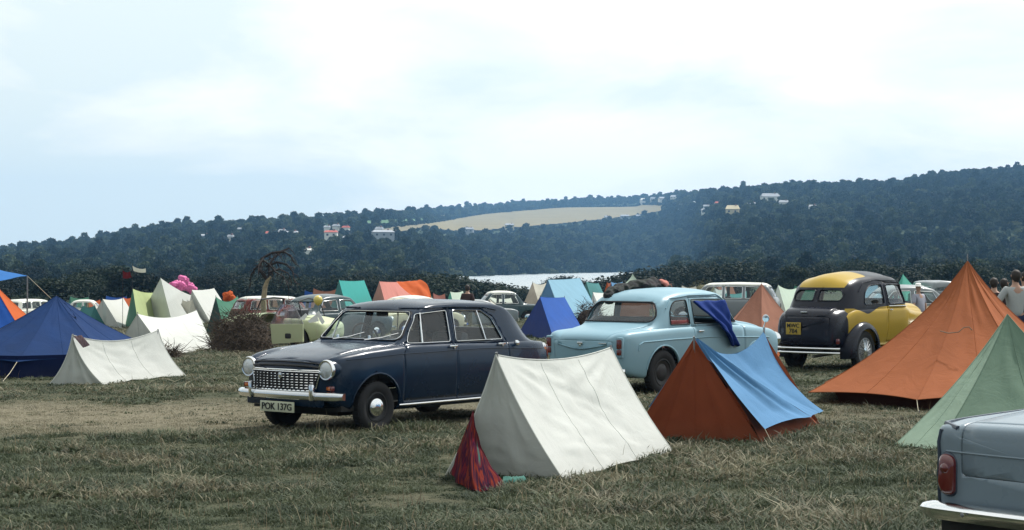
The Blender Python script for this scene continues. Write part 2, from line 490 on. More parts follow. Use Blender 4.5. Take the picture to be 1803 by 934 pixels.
def crown_mesh(name, w, h, n, leaf, seed, lobes=14, cone=0.0, flat=1.0):
    """leaf clumps spread through uneven lobes; base of crown at z=0"""
    r = np.random.default_rng(seed)
    vs = []; fs = []
    cs = []
    for k in range(lobes):
        t = r.uniform(.18, .92) ** .9
        rad = w * .5 * (math.sin(math.pi * min(1, t * .9 + .12)) ** .6) * (1 - cone * t)
        a = r.uniform(0, 2 * math.pi); q = r.uniform(.15, .75) * rad
        size = (r.uniform(.22, .40) * w * .62) * (1 - .75 * cone * t)
        cs.append((q * math.cos(a), q * math.sin(a), t * h * .88 + .05 * h, size))
    per = n // lobes
    for (cx, cy, cz, s) in cs:
        for _ in range(per):
            d = r.normal(size=3); d /= np.linalg.norm(d)
            if d[2] < -.45: d[2] *= -.6
            rr = s * r.uniform(.62, 1.06)
            c = np.array([cx, cy, cz]) + d * rr * np.array([1, 1, .8 * flat])
            nn = d + r.normal(size=3) * .55; nn /= np.linalg.norm(nn)
            e1 = np.cross(nn, [0, 0, 1.0]); l = np.linalg.norm(e1)
            e1 = e1 / l if l > 1e-3 else np.array([1.0, 0, 0]); e2 = np.cross(nn, e1)
            a = r.uniform(0, 6.28); f1 = e1 * math.cos(a) + e2 * math.sin(a); f2 = np.cross(nn, f1)
            L = leaf * r.uniform(.6, 1.35); W = L * r.uniform(.5, .8)
            b = len(vs)
            vs += [c - f1 * L * .5, c + f2 * W * .5 + nn * L * .1, c + f1 * L * .55, c - f2 * W * .5 + nn * L * .08]
            fs.append((b, b + 1, b + 2, b + 3))
    me = bpy.data.meshes.new(name); me.from_pydata([tuple(map(float, v)) for v in vs], [], fs); me.update()
    return me
def trunk_mesh(name, h, r0, seed, spread):
    r = random.Random(seed); mb = MB()
    mb.tube([(0, 0, -.4), (0, 0, h * .3), (r.uniform(-.2, .2), r.uniform(-.2, .2), h * .6), (0, 0, h * .95)], [r0 * 1.25, r0, r0 * .7, r0 * .25], 8)
    for k in range(6):
        a = k * 1.05 + r.uniform(-.3, .3); z = h * r.uniform(.35, .7)
        e = spread * r.uniform(.5, .9)
        mb.tube([(0, 0, z), (math.cos(a) * e * .5, math.sin(a) * e * .5, z + h * .16), (math.cos(a) * e, math.sin(a) * e, z + h * .25)],
                [r0 * .45, r0 * .3, r0 * .1], 5)
    me = mesh_of(name, mb.v, mb.f); me.materials.append(BARK); return me

PROTO = {}
def tree_proto(kind, crown_args, mat, th, tr, base, spread):
    me = crown_mesh(kind + '_crown', *crown_args); me.materials.append(mat)
    PROTO[kind] = (me, trunk_mesh(kind + '_trunk', th, tr, len(kind), spread), base)
tree_proto('oak', (10.5, 8.5, 1500, .95, 1, 15), LEAF, 7, .35, 1.6, 3.6)
tree_proto('elm', (8.0, 11.0, 1500, .9, 2, 15), LEAF, 8, .3, 1.8, 2.6)
tree_proto('ash', (9.0, 8.0, 1300, .95, 3, 11), LEAFO, 7, .3, 1.7, 3.0)
tree_proto('holm_oak', (10.0, 7.5, 1500, .9, 4, 14), LEAFD, 6, .35, 1.0, 3.2)
tree_proto('conifer', (6.0, 14.0, 1500, .8, 5, 20, .78), LEAFD, 13, .28, 1.0, 1.4)
tree_proto('poplar', (2.6, 12.0, 900, .7, 6, 12), LEAF, 11, .2, .8, .7)
tree_proto('near_bush', (6.4, 4.6, 6000, .30, 8, 26), LEAFD, 3.2, .16, -.5, 1.6)
tree_proto('near_thorn', (8.4, 4.4, 6000, .30, 9, 30), LEAFD, 3.0, .16, -.6, 2.2)
tree_proto('shore_tree', (11.0, 7.4, 6000, .42, 10, 30), LEAFD, 5, .25, -.4, 2.6)

def scatter(name, pts, scl, rot, idx, meshes, label, sclz=None):
    """one stuff object: geometry nodes put a mesh on each point"""
    me = bpy.data.meshes.new(name + '_points'); me.from_pydata([tuple(map(float, p)) for p in pts], [], [])
    def at(n, ty, dom, data, key='value'):
        a = me.attributes.new(n, ty, 'POINT'); a.data.foreach_set(key, np.asarray(data).ravel())
    sv = np.stack([scl, scl, scl if sclz is None else sclz], 1).astype(np.float32)
    at('scl', 'FLOAT_VECTOR', 'POINT', sv, 'vector')
    at('rt', 'FLOAT_VECTOR', 'POINT', np.asarray(rot, np.float32), 'vector')
    at('idx', 'INT', 'POINT', np.asarray(idx, np.int32))
    me.update()
    o = bpy.data.objects.new(name, me); COL.objects.link(o)
    col = bpy.data.collections.new(name + '_pieces')
    for k, m in enumerate(meshes):
        q = bpy.data.objects.new('%s_piece_%02d' % (name, k), m); col.objects.link(q)
    ng = bpy.data.node_groups.new(name + '_nodes', 'GeometryNodeTree')
    ng.interface.new_socket('Geometry', in_out='INPUT', socket_type='NodeSocketGeometry')
    ng.interface.new_socket('Geometry', in_out='OUTPUT', socket_type='NodeSocketGeometry')
    N = ng.nodes; gi = N.new('NodeGroupInput'); go = N.new('NodeGroupOutput')
    ci = N.new('GeometryNodeCollectionInfo'); ci.inputs[0].default_value = col; ci.inputs[1].default_value = True; ci.inputs[2].default_value = True
    ip = N.new('GeometryNodeInstanceOnPoints'); ip.inputs['Pick Instance'].default_value = True
    def na(n, ty):
        x = N.new('GeometryNodeInputNamedAttribute'); x.data_type = ty; x.inputs[0].default_value = n
        return [s for s in x.outputs if s.enabled and s.name == 'Attribute'][0]
    ng.links.new(gi.outputs[0], ip.inputs['Points']); ng.links.new(ci.outputs[0], ip.inputs['Instance'])
    ng.links.new(na('idx', 'INT'), ip.inputs['Instance Index'])
    ng.links.new(na('rt', 'FLOAT_VECTOR'), ip.inputs['Rotation']); ng.links.new(na('scl', 'FLOAT_VECTOR'), ip.inputs['Scale'])
    ng.links.new(ip.outputs[0], go.inputs[0])
    md = o.modifiers.new('scatter', 'NODES'); md.node_group = ng
    tag(o, label, kind='stuff')
    return o

# houses on the hill: px, py (base), width m, height m, wall colour, roof colour, text
WH, CR, GY, RD = (.72, .71, .66), (.55, .47, .3), (.3, .32, .35), (.40, .09, .06)
HOUSES = [
 (424, 421, 7, 5, WH, GY, 'small white house below the tall poplar'),
 (406, 437, 6, 5, WH, GY, 'lone white cottage lower down left of the houses under the skyline wood'),
 (358, 433, 15, 4, GY, GY, 'long pale shed roof among trees at far left of the hill'),
 (456, 424, 8, 6, WH, GY, 'white house at the left end of the row under the skyline wood'),
 (476, 430, 9, 5, WH, RD, 'white house with russet roof right of the row end'),
 (497, 428, 7, 6, WH, GY, 'narrow white house in the middle of the row under the wood'),
 (514, 427, 15, 4, CR, GY, 'long cream house at the right end of the row under the wood'),
 (576, 417, 7, 5, WH, GY, 'small white house just below the green pasture'),
 (592, 416, 8, 6, WH, GY, 'white gabled house above the red roofed house'),
 (583, 428, 13, 5, WH, RD, 'red roofed house on the wooded hillside'),
 (609, 418, 8, 5, WH, RD, 'white house at the right end of the pasture edge'),
 (612, 437, 8, 4, WH, GY, 'lone bright white cottage below the pasture houses'),
 (541, 465, 7, 4, WH, WH, 'small white hut low on the slope right of the dead tree'),
 (674, 429, 22, 6, GY, GY, 'big grey barn below the straw field corner'),
 (668, 422, 8, 6, WH, GY, 'white farmhouse behind the big grey barn'),
 (826, 417, 14, 7, GY, GY, 'blue grey house at the left foot of the stubble field'),
 (897, 408, 16, 6, CR, GY, 'cream farmhouse at the lower edge of the stubble field'),
 (1068, 392, 9, 7, WH, GY, 'white house right of centre at the lower edge of the stubble field'),
 (1100, 390, 20, 7, GY, GY, 'long grey roofed terrace below the right end of the stubble field'),
 (1123, 391, 11, 8, WH, GY, 'white house at the right end of the grey terrace'),
 (1133, 358, 18, 12, WH, WH, 'tall white house on the skyline above the stubble field'),
 (1150, 359, 15, 9, WH, GY, 'white bungalow second from the left of the skyline row'),
 (1167, 359, 22, 9, WH, GY, 'wide white house in the middle of the skyline row'),
 (1188, 358, 20, 10, WH, GY, 'white house at the right end of the skyline row'),
 (1198, 373, 15, 8, GY, GY, 'grey house just right of the tip of the stubble field'),
 (1242, 385, 12, 7, WH, GY, 'white cottage below and right of the stubble field tip'),
 (1244, 377, 10, 6, WH, GY, 'white cottage just above another right of the stubble field'),
 (1264, 372, 9, 6, WH, RD, 'white cottage with russet roof left of the large white villa'),
 (1290, 391, 15, 11, CR, CR, 'cream coloured tall house in the trees'),
 (1323, 376, 12, 6, WH, GY, 'low white house between the cream house and the large villa'),
 (1356, 366, 26, 11, WH, GY, 'largest white villa on the right hand wooded hill'),
 (1380, 374, 12, 7, WH, GY, 'white house just right of and below the largest villa'),
 (1431, 383, 9, 6, WH, GY, 'small white cottage farthest right in the woods'),
]
HPOS = []
HM = {}
def hmat(c, kind):
    k = (c, kind)
    if k not in HM: HM[k] = plain('house_%s_%d' % (kind, len(HM)), c, .8, var=.1, scale=.4)
    return HM[k]
for (px, py, w, h, wc, rc, lab) in HOUSES:
    w *= .62; h *= .62
    p = hit(px, py, 500); HPOS.append((p, w))
    rr = random.uniform(-.4, .4); d = w * .6 if w < 14 else w * .4
    root = thing('house', lab, 'house', (p.x, p.y, p.z + .4), rr, 'houses scattered on the far hillside')
    MB().box((0, 0, h * .35 + .5), (w, d, h * .7 + 7)).build('wall', hmat(wc, 'wall'), root, smooth=False)
    z = h * .7 + 4; a, b = w / 2 + .4, d / 2 + .5; rh = h * .42
    rf = MB().add([(-a, -b, z), (a, -b, z), (a, b, z), (-a, b, z), (-a * .8, 0, z + rh), (a * .8, 0, z + rh)],
             [(0, 1, 5, 4), (1, 2, 5), (2, 3, 4, 5), (3, 0, 4), (0, 3, 2, 1)]).build('roof', hmat(rc, 'roof'), root, smooth=False)
    MB().box((w * .25, 0, z + rh * .9), (.9, .8, 1.8)).build('chimney', hmat((.25, .12, .09), 'brick'), rf, smooth=False)
    if w >= 6:
        nwin = max(2, int(w / 4)); wm = None
        for k in range(nwin):
            if wm is None: wm = mesh_of('window', *(lambda m: (m.v, m.f))(MB().box((0, 0, 0), (1.3, .12, 1.3))), smooth=False)
            link('window', wm, hmat((.05, .06, .08), 'window'), root, ((k + .5) / nwin * w - w / 2, -d / 2 - .05, z - 1.6))

# woodland on the far slope
WOODPOLY = [f[2] for f in FIELDS]
def field_clear(px, py):
    return any(in_poly((px, py), f) for f in WOODPOLY)
pts, scl, rot, idx, sz = [], [], [], [], []
y = 440.0
while y < 3680:
    step = 5.6 + y * .0036 + max(0, y - 2000) * .002
    u = -.36 if y < 2150 else -.08
    while u < (.36 if y < 2150 else .10):
        du = step / y
        x = (u + random.uniform(-.45, .45) * du) * y; yy = y + random.uniform(-.45, .45) * step
        u += du
        px = 901.5 + F * x / yy
        if yy < 640 and (740 < px < 1130 or random.random() < .15): continue
        if 770 < px < 1180:
            y0 = 800 + 1.8 * max(0, min(260, px - 835)); lk = min(sstep((px - 760) / 60), 1 - sstep((px - 1200) / 90))
            if yy < (y0 * lk + 620 * (1 - lk)) + 8: continue
        yrr = np.interp(px, [0, 500, 700, 800, 1120, 1250, 1500, 1803], [1500, 1500, 1900, 3500, 3600, 2100, 1900, 1900])
        if yy > yrr + 70: continue
        z = terrain(x, yy)
        _, py = proj((x, yy, z + .5)); _, pyt = proj((x, yy, z + 9))
        if field_clear(px, py): continue
        # trees that would stand over a field are kept low hedgerow size
        s = random.uniform(.62, 1.2) * (1 + .00022 * (yy - 900))
        if noise.noise(Vector((x * .006, yy * .006, 1))) > .28: s *= .6
        if yy < 650: s *= .72
        skip = False
        for (hp, hw) in HPOS:
            dx = (x / yy - hp.x / hp.y) * hp.y; dy = hp.y - yy
            if abs(dx) < hw * .5 + 1.5 and -5 < dy < 26 : skip = True; break
        if skip: continue
        if field_clear(px, pyt) and not field_clear(px, py): s *= .42
        pts.append((x, yy, z - 1.2)); scl.append(s); sz.append(s * random.uniform(.75, 1.15)); rot.append((0, 0, random.uniform(0, 6.28)))
        g = noise.noise(Vector((x * .012, yy * .012, 4)))
        idx.append(random.choice((0, 1, 2)) if g > -.1 else random.choice((0, 1, 3)))
    y += step
for kk in range(4200):                                   # closed canopy along the ridge
    u = random.uniform(-.36, .36); px = 901.5 + F * u
    yrr = np.interp(px, [0, 500, 700, 800, 1120, 1250, 1500, 1803], [1500, 1500, 1900, 3500, 3600, 2100, 1900, 1900])
    yy = yrr + random.uniform(-90, 45); x = u * yy; z = terrain(x, yy)
    py, pt_ = proj((x, yy, z + .5))[1], proj((x, yy, z + 7))[1]
    if field_clear(px, py) or field_clear(px, pt_): continue
    s = random.uniform(.72, .98) * (1 + .00022 * (yy - 900)); pts.append((x, yy, z - 1.5)); scl.append(s * 1.15); sz.append(s * random.uniform(.85, 1.0)); rot.append((0, 0, random.uniform(0, 6.28))); idx.append(random.choice((0, 1, 2, 3)))
hill_crowns = []
for k, (kind, n) in enumerate((('oak', 640), ('elm', 640), ('ash', 560), ('holm_oak', 640))):
    a = {'oak': (10.5, 8.5), 'elm': (8.0, 11.0), 'ash': (9, 8), 'holm_oak': (10, 7.5)}[kind]
    me = crown_mesh('hill_%s' % kind, a[0], a[1], n, 1.45, 20 + k, 13); me.materials.append(PROTO[kind][0].materials[0]); hill_crowns.append(me)
scatter('hillside_wood', pts, np.array(scl), rot, idx, hill_crowns, 'dense mixed wood covering the far hillside', np.array(sz))

def tree(kind, loc, s, lab, group=None, cat='tree', name=None, sz=None, mat=None):
    cm, tm, base = PROTO[kind]
    root = thing(name or (kind + '_tree' if not kind.endswith(('tree', 'bush', 'thorn')) else kind), lab, cat, loc, random.uniform(0, 6.28), group)
    root.scale = (s, s, sz or s)
    link('trunk', tm, BARK, root); link('crown', cm, None, root, (0, 0, base))
    return root
# single trees on the hill: kind, px, py of foot, scale
def hilltree(kind, px, py, s, lab, group=None):
    p = hit(px, py, 500); tree(kind, (p.x, p.y, p.z - .5), s, lab, group)
hilltree('poplar', 421, 400, .95, 'thin poplar standing in the gap between two skyline woods')
for px, s in ((436, 1.2), (456, 1.45), (478, 1.5), (500, 1.5), (520, 1.45), (536, 1.1)):
    hilltree('oak', px, 402, s * .8, 'round crowned tree of the dark wood on the left skyline', 'trees of the left skyline wood')
for px, s in ((275, .8), (298, 1.0), (320, .95), (345, 1.0), (372, 1.05), (398, .85)):
    hilltree('elm', px, 412, s * .75, 'broad tree of the lower wood left of the poplar', 'trees of the lower skyline wood')
hilltree('oak', 558, 398, .85, 'single tree right of the gap in the skyline wood')
for px, py, s in ((654, 408, .75), (690, 404, .95), (706, 402, 1.0), (722, 400, .85), (736, 398, .9), (750, 396, 1.0)):
    hilltree('oak', px, py, s, 'round tree in the hedge between pasture and stubble field', 'hedge trees below the green pasture')
hilltree('holm_oak', 912, 371, 1.0, 'dark round tree above the middle of the stubble field')
hilltree('holm_oak', 982, 366, 1.2, 'dark round tree on the hedge right of centre above the stubble field')
for px, py, s in ((800, 383, .8), (845, 378, .7), (884, 374, .6), (944, 369, .6), (1010, 364, .7), (1040, 363, .8), (1075, 362, .8), (1100, 361, .9)):
    hilltree('holm_oak', px, py, s, 'low hedgerow tree along the top of the stubble field', 'hedgerow trees above the stubble field')
for px, py, s, lb in ((822, 416, 1.0, 'round grey green tree at the left foot of the stubble field'), (897, 412, 1.0, 'round tree beside the cream farmhouse at the field foot'),
                      (955, 409, .9, 'dark tree poking into the lower edge of the stubble field'), (1030, 401, .95, 'pointed dark tree at the lower edge of the stubble field'),
                      (1148, 399, 1.7, 'broad dark crown below the right tip of the stubble field')):
    hilltree('oak' if px != 955 else 'holm_oak', px, py, s, lb)
hilltree('conifer', 1511, 336, 1.0, 'dark upright tree breaking the right hand skyline')
hilltree('conifer', 1519, 462, .85, 'dark conifer standing out of the woods above the yellow car')
hilltree('holm_oak', 1258, 482, 1.15, 'dark broad tree above the dark clothes car, left of the orange peak tent')

# hedges between the fields
def hedge(label, path, hgt, n, seed):
    r = random.Random(seed); P3 = []
    for (a, c) in zip(path[:-1], path[1:]):
        for k in range(14):
            P3.append(hit(a[0] + (c[0] - a[0]) * k / 14, a[1] + (c[1] - a[1]) * k / 14, 700))
    b0 = P3[0]; root = thing('hedge', label, 'hedge', b0); vs = []; fs = []
    for _ in range(n):
        i = r.randrange(len(P3) - 1); p = P3[i].lerp(P3[i + 1], r.random()) - b0
        hh = hgt * (.7 + .6 * abs(noise.noise(p * .02)))
        p = p + Vector((r.uniform(-2.5, 2.5), r.uniform(-2.5, 2.5), r.random() * hh)); s_ = r.uniform(.9, 2.4)
        nn = Vector((r.gauss(0, 1), r.gauss(0, 1), r.gauss(0, 1))).normalized(); e1 = nn.orthogonal().normalized() * s_; e2 = nn.cross(e1) * .7
        q = len(vs); vs += [p - e1, p + e2, p + e1, p - e2]; fs.append((q, q + 1, q + 2, q + 3))
    me = bpy.data.meshes.new('foliage'); me.from_pydata([tuple(v) for v in vs], [], fs); me.materials.append(LEAFD); me.update(); link('foliage', me, None, root)
hedge('long dark hedge along the top edge of the stubble field', [(752, 397), (850, 380), (1000, 367), (1120, 362), (1180, 364)], 5.5, 9000, 3)
hedge('fainter hedge between the narrow pale field and the far woods', [(756, 384), (850, 374), (960, 365), (1012, 361)], 5, 4000, 4)
hedge('hedge between the green pasture and the small straw coloured field', [(650, 410), (700, 402), (748, 397)], 5, 2500, 5)

# near belt of trees and thorn bushes beyond the camp
BELT = []
def belt(px, top, y, kind='near_bush'):
    x = (px - 901.5) / F * y; z = terrain(x, y) - .2
    H = EYE - (top - HZ) * y / F - z
    full = {'near_bush': 4.6, 'near_thorn': 4.2, 'shore_tree': 7.6}[kind]
    BELT.append((kind, x, y, z, H / full))
for px, top in ((-60, 498), (-20, 500), (20, 492), (60, 490), (95, 483), (130, 490), (150, 482), (178, 470), (205, 462), (232, 466), (258, 476), (290, 488), (322, 486), (352, 483), (385, 486), (415, 480), (445, 486)):
    belt(px, top, 210 + 40 * math.sin(px * 1.7), random.choice(('near_bush', 'near_thorn')))
for px, top in ((475, 484), (512, 486), (548, 488), (585, 486), (622, 484), (660, 488), (700, 486), (735, 483), (765, 482), (795, 486), (822, 490), (850, 496), (880, 501), (908, 505), (935, 511)):
    belt(px, top, 230 + 20 * math.sin(px), 'near_thorn')
for px, top in ((992, 484), (1003, 487), (1072, 487), (1095, 484), (1120, 481), (1150, 478), (1185, 480), (1215, 474), (1250, 472), (1285, 475), (1320, 470), (1360, 476), (1400, 470), (1440, 478), (1480, 474), (1520, 470), (1560, 474), (1600, 470), (1640, 474), (1690, 468), (1735, 470), (1780, 466), (1830, 468), (1880, 470)):
    belt(px, top - (random.uniform(0, 12) if px > 1130 else -2), 270 + 60 * math.sin(px * 1.3), random.choice(('near_bush', 'near_thorn', 'near_thorn')))
for px, top in ((-40, 470), (60, 466), (140, 462), (300, 470), (380, 466), (470, 468), (560, 472), (640, 474), (710, 470), (1230, 462), (1340, 455), (1450, 460), (1560, 456), (1660, 452), (1770, 455), (1860, 450)):
    belt(px, top, 430 + 60 * math.sin(px), 'shore_tree')
for kind, x, y, z, s in BELT:
    px, _ = proj((x, y, z))
    lab = ('dark thorn bush in the belt left of the water behind the tents', 'bushes of the left tree belt') if px < 950 else \
          ('dark bush in the belt right of the water behind the camp', 'bushes of the right tree belt')
    if kind == 'shore_tree': lab = ('tree on the near shore standing behind the bush belt on the left', 'shore trees on the left') if px < 950 else ('tree on the near shore standing behind the bush belt on the right', 'shore trees on the right')
    if 980 < px < 1010: lab = ('small dark bush alone against the pale water', 'bushes against the water')
    tree(kind, (x, y, z), max(s, .3) * random.uniform(1.0, 1.5), lab[0], lab[1], 'bush' if 'near' in kind else 'tree', name={'near_bush': 'bush', 'near_thorn': 'thorn_bush'}.get(kind), sz=s)

# ------------------------------------------------------------------ grass
def tuft(name, n, hgt, spread, seed, mat, lean=.5, wid=.006):
    r = random.Random(seed); vs = []; fs = []
    for _ in range(n):
        a = r.uniform(0, 6.28); q = spread * math.sqrt(r.random()); x, y = q * math.cos(a), q * math.sin(a)
        h = hgt * r.uniform(.35, 1.1); w = wid * r.uniform(.6, 1.3); d = r.uniform(0, 6.28); ln = h * r.uniform(.1, lean * 1.6)
        dx, dy = math.cos(d), math.sin(d); px_, py_ = -dy * w, dx * w
        b = len(vs)
        vs += [(x - px_, y - py_, -.02), (x + px_, y + py_, -.02),
               (x + dx * ln * .4 - px_ * .8, y + dy * ln * .4 - py_ * .8, h * .6), (x + dx * ln * .4 + px_ * .8, y + dy * ln * .4 + py_ * .8, h * .6),
               (x + dx * ln, y + dy * ln, h)]
        fs += [(b, b + 1, b + 3, b + 2), (b + 2, b + 3, b + 4)]
    me = bpy.data.meshes.new(name); me.from_pydata(vs, [], fs); me.materials.append(mat); me.update(); return me
def grassmat(name, stops, s1=1.3):
    t = NT(name); wp = t.wpos(); oi = t.node('ShaderNodeObjectInfo')
    v = t.math('ADD', t.math('MULTIPLY', t.noise(s1, 4, .6, wp), .7), t.math('MULTIPLY', oi.outputs['Random'], .3))
    c = t.ramp(v, stops); d = t.bsdf(c, .7, Specular_IOR_Level=.25)
    tr = t.node('ShaderNodeBsdfTranslucent'); t.link(c, tr.inputs[0]); mx = t.node('ShaderNodeMixShader'); mx.inputs[0].default_value = .3
    t.link(d.outputs[0], mx.inputs[1]); t.link(tr.outputs[0], mx.inputs[2]); return t.done(mx)
GG = grassmat('green_grass', [(.3, (.030, .044, .026)), (.5, (.062, .080, .046)), (.7, (.11, .125, .072))])
GD = grassmat('dry_grass', [(.3, (.075, .072, .048)), (.5, (.15, .138, .09)), (.7, (.27, .25, .17))])
GS = grassmat('seed_stems', [(.3, (.15, .11, .08)), (.6, (.3, .25, .16)), (.7, (.42, .38, .26))])
tm = [tuft('grass_tuft', 60, .055, .15, 1, GG, 1.3, .004), tuft('grass_tuft', 50, .085, .12, 2, GG, 1.2, .004), tuft('grass_tuft', 60, .045, .2, 3, GG, 1.8, .004),
      tuft('dry_tuft', 44, .04, .18, 4, GD, 2.2, .004), tuft('dry_tuft', 30, .07, .13, 5, GD, 1.6, .0035), tuft('straw_litter', 40, .022, .22, 6, GD, 4.0, .004),
      tuft('broad_leaves', 34, .028, .2, 11, GG, 2.6, .010), tuft('broad_leaves', 26, .04, .15, 12, GG, 1.8, .012), tuft('seed_stem', 5, .24, .14, 7, GS, .4, .003)]
KEEP_CLEAR = []   # filled lightly: tents and wheels stand in the grass, so nothing is cut away
pts, scl, rot, idx, sz = [], [], [], [], []
for _ in range(120000):
    # denser towards the camera
    v = random.random(); y = 8.5 * (130 / 8.5) ** (v ** 1.25)
    x = random.uniform(-.36, .36) * y + random.uniform(-1, 1)
    mid = noise.noise(Vector((x * .9, y * .9, 0))); big = noise.noise(Vector((x * .25, y * .25, 9)))
    cy = 21.3 + .06 * x
    track = (1 - sstep((abs(y - cy) - 1.0 + mid * 1.2) / 2.0)) * (.45 + .55 * sstep((2 - x) / 4.5))
    if track > .3 and random.random() < track * .82: 
        k = 5; s = random.uniform(.7, 1.3)
    else:
        fin = noise.noise(Vector((x * 2.6, y * 2.6, 4)))
        dry = .17 + .7 * big + .8 * mid + .9 * fin - .20 * (1 - sstep((y - 11) / 6))
        q = random.random()
        k = random.choice((3, 4, 5)) if q < dry else random.choice((0, 1, 2, 2, 6, 6, 7))
        s = random.uniform(.4, 1.15) * max(.3, 1 + .8 * big + .9 * mid + .8 * fin)
        if random.random() < .013: k = 8; s = random.uniform(.6, 1.2)
    s *= 1 + .018 * max(0, y - 14)
    if track > .3: s *= 1 - .5 * track
    pts.append((x, y, terrain(x, y) - .005)); scl.append(s); sz.append(s * random.uniform(.45, .95) * (1.0 if y < 22 else .62)); idx.append(k)
    rot.append((random.uniform(-.15, .15), random.uniform(-.15, .15), random.uniform(0, 6.28)))
scatter('grass', pts, np.array(scl), rot, idx, tm, 'rough meadow grass, part green and part dried straw', np.array(sz))

# ------------------------------------------------------------------ vehicles
def prof(ctrl, xs, sm=.03):
    cx = [c[0] for c in ctrl]; cy = [c[1] for c in ctrl]
    if sm <= 0: return np.interp(xs, cx, cy)
    o = np.zeros(len(xs)); k = [(-1.5, .12), (-.75, .24), (0, .28), (.75, .24), (1.5, .12)]
    for d, w in k: o += w * np.interp(xs + d * sm, cx, cy)
    return o
class Shell:
    """car body skin: lofted, then cut into panels along side, plan or end outlines"""
    def __init__(s, x0, x1, d, ds=.06, r0=.06, r1=.06, bow0=.05, bow1=.05, rake0=0, rake1=0):
        th = np.linspace(0, math.pi / 2, 5)
        xs = [x0 + r0 * (1 - math.cos(a)) for a in th]; ins = [r0 * (1 - math.sin(a)) for a in th]
        n = int((x1 - x0 - r0 - r1) / ds)
        m = list(np.linspace(x0 + r0, x1 - r1, n)[1:-1]); xs += m; ins += [0] * len(m)
        xs += [x1 - r1 * (1 - math.cos(a)) for a in th[::-1]]; ins += [r1 * (1 - math.sin(a)) for a in th[::-1]]
        xs = np.array(xs); Pf = {k: prof(v, xs, d.get('sm', .03)) for k, v in d.items() if isinstance(v, list)}
        rings = []
        for i, x in enumerate(xs):
            zb, zd, zt, w, wg, wr = (Pf[k][i] for k in ('zb', 'deck', 'top', 'w', 'wg', 'wr'))
            zt = max(zt, zd - .03); H = zt - zd
            rs = min(d.get('rs', .07), .3 * (zd - zb)); pts = [(0, zb), (w * .5, zb), (w * .88, zb), (w * .93, zb + .03)]
            ca, cb = d.get('side', (.05, .04))
            for t in np.linspace(0, 1, 9):
                z = zb + .06 + (zd - rs - zb - .06) * t
                y = w * (1 - ca * (1 - t) ** 2.2 - cb * t ** 3)
                pts.append((y, z))
            y1 = pts[-1][0]; yin = min(rs * .9, y1 - wg - .005) if y1 - wg > .01 else .005
            for a in (30, 60, 90):
                pts.append((y1 - yin * (1 - math.cos(R(a))), zd - rs + rs * math.sin(R(a))))
            y2 = pts[-1][0]
            rt = min(d.get('rr', .09), .45 * max(H, .012)); zr = zt - rt
            gy = lambda t: wg + (wr - wg) * t ** d.get('gp', 1.15)
            pts.append(((y2 + wg) / 2, zd + .002)); 
            for t in (0, .12, .3, .5, .7, .88, 1): pts.append((min(gy(t), y2), zd + (zr - zd) * t))
            ye = min(wr, y2); cw = d.get('crown', .05) * min(1, .35 + H * 2)
            ri = rt * 1.25
            for a in (30, 60, 90): pts.append((ye - ri * (1 - math.cos(R(a))), zr + rt * math.sin(R(a)) * (1 - .0)))
            yb = pts[-1][0]
            for q in (.78, .55, .3, 0): pts.append((yb * q, zt + cw * (1 - q * q)))
            dl = ins[i]
            if dl > 0:
                zc = (zb + zt) / 2; hh = max(.1, (zt - zb) / 2)
                pts = [(y * max(.3, 1 - dl / max(w, .1)), zc + (z - zc) * (1 - dl / hh)) for y, z in pts]
            rings.append([(x, -y, z) for y, z in pts] + [(x, y, z) for y, z in pts[::-1][1:-1]])
        n = len(rings[0]); V = [v for r in rings for v in r]; Fc = []
        for i in range(len(rings) - 1):
            for k in range(n):
                l = (k + 1) % n; Fc.append((i * n + k, (i + 1) * n + k, (i + 1) * n + l, i * n + l))
        for end, ring, sg in ((0, rings[0], -1), (1, rings[-1], 1)):
            base = 0 if end == 0 else (len(rings) - 1) * n; prev = base
            zc = sum(p[2] for p in ring) / n
            for q in (.8, .55, .28):
                b = len(V); V += [(p[0] + sg * .015 * (1 - q * q), p[1] * q, zc + (p[2] - zc) * q) for p in ring]
                for k in range(n):
                    l = (k + 1) % n; f = (prev + k, prev + l, b + l, b + k); Fc.append(f if end == 0 else f[::-1])
                prev = b
            b = len(V); V.append((ring[0][0] + sg * .015, 0, zc))
            for k in range(n):
                l = (k + 1) % n; f = (prev + k, prev + l, b); Fc.append(f if end == 0 else f[::-1])
        wm = max(Pf['w']); V2 = []
        for x, y, z in V:
            a = max(0, 1 - (x - x0) / .55); b = max(0, 1 - (x1 - x) / .55)
            x += bow0 * (abs(y) / wm) ** 2.2 * a - bow1 * (abs(y) / wm) ** 2.2 * b
            x += rake0 * (z - .5) * a + rake1 * (z - .5) * b
            V2.append((x, y, z))
        s.bm = bmesh.new(); vs = [s.bm.verts.new(v) for v in V2]
        for f in Fc:
            try: s.bm.faces.new([vs[i] for i in f])
            except ValueError: pass
        bmesh.ops.recalc_face_normals(s.bm, faces=s.bm.faces)
        s.lay = s.bm.faces.layers.int.new('part')
        s.bvh = BVHTree.FromBMesh(s.bm)
    AX = {'R': (0, 2), 'L': (0, 2), 'F': (1, 2), 'B': (1, 2), 'T': (0, 1)}
    def side(s, f, ax, lim):
        c = f.calc_center_median(); n = f.normal
        if ax == 'R': return c.y < -.15 and n.y < .2
        if ax == 'L': return c.y > .15 and n.y > -.2
        if ax == 'F': return c.x > lim and n.x > .12
        if ax == 'B': return c.x < lim and n.x < -.12
        if ax == 'T': return c.z > lim and n.z > .3
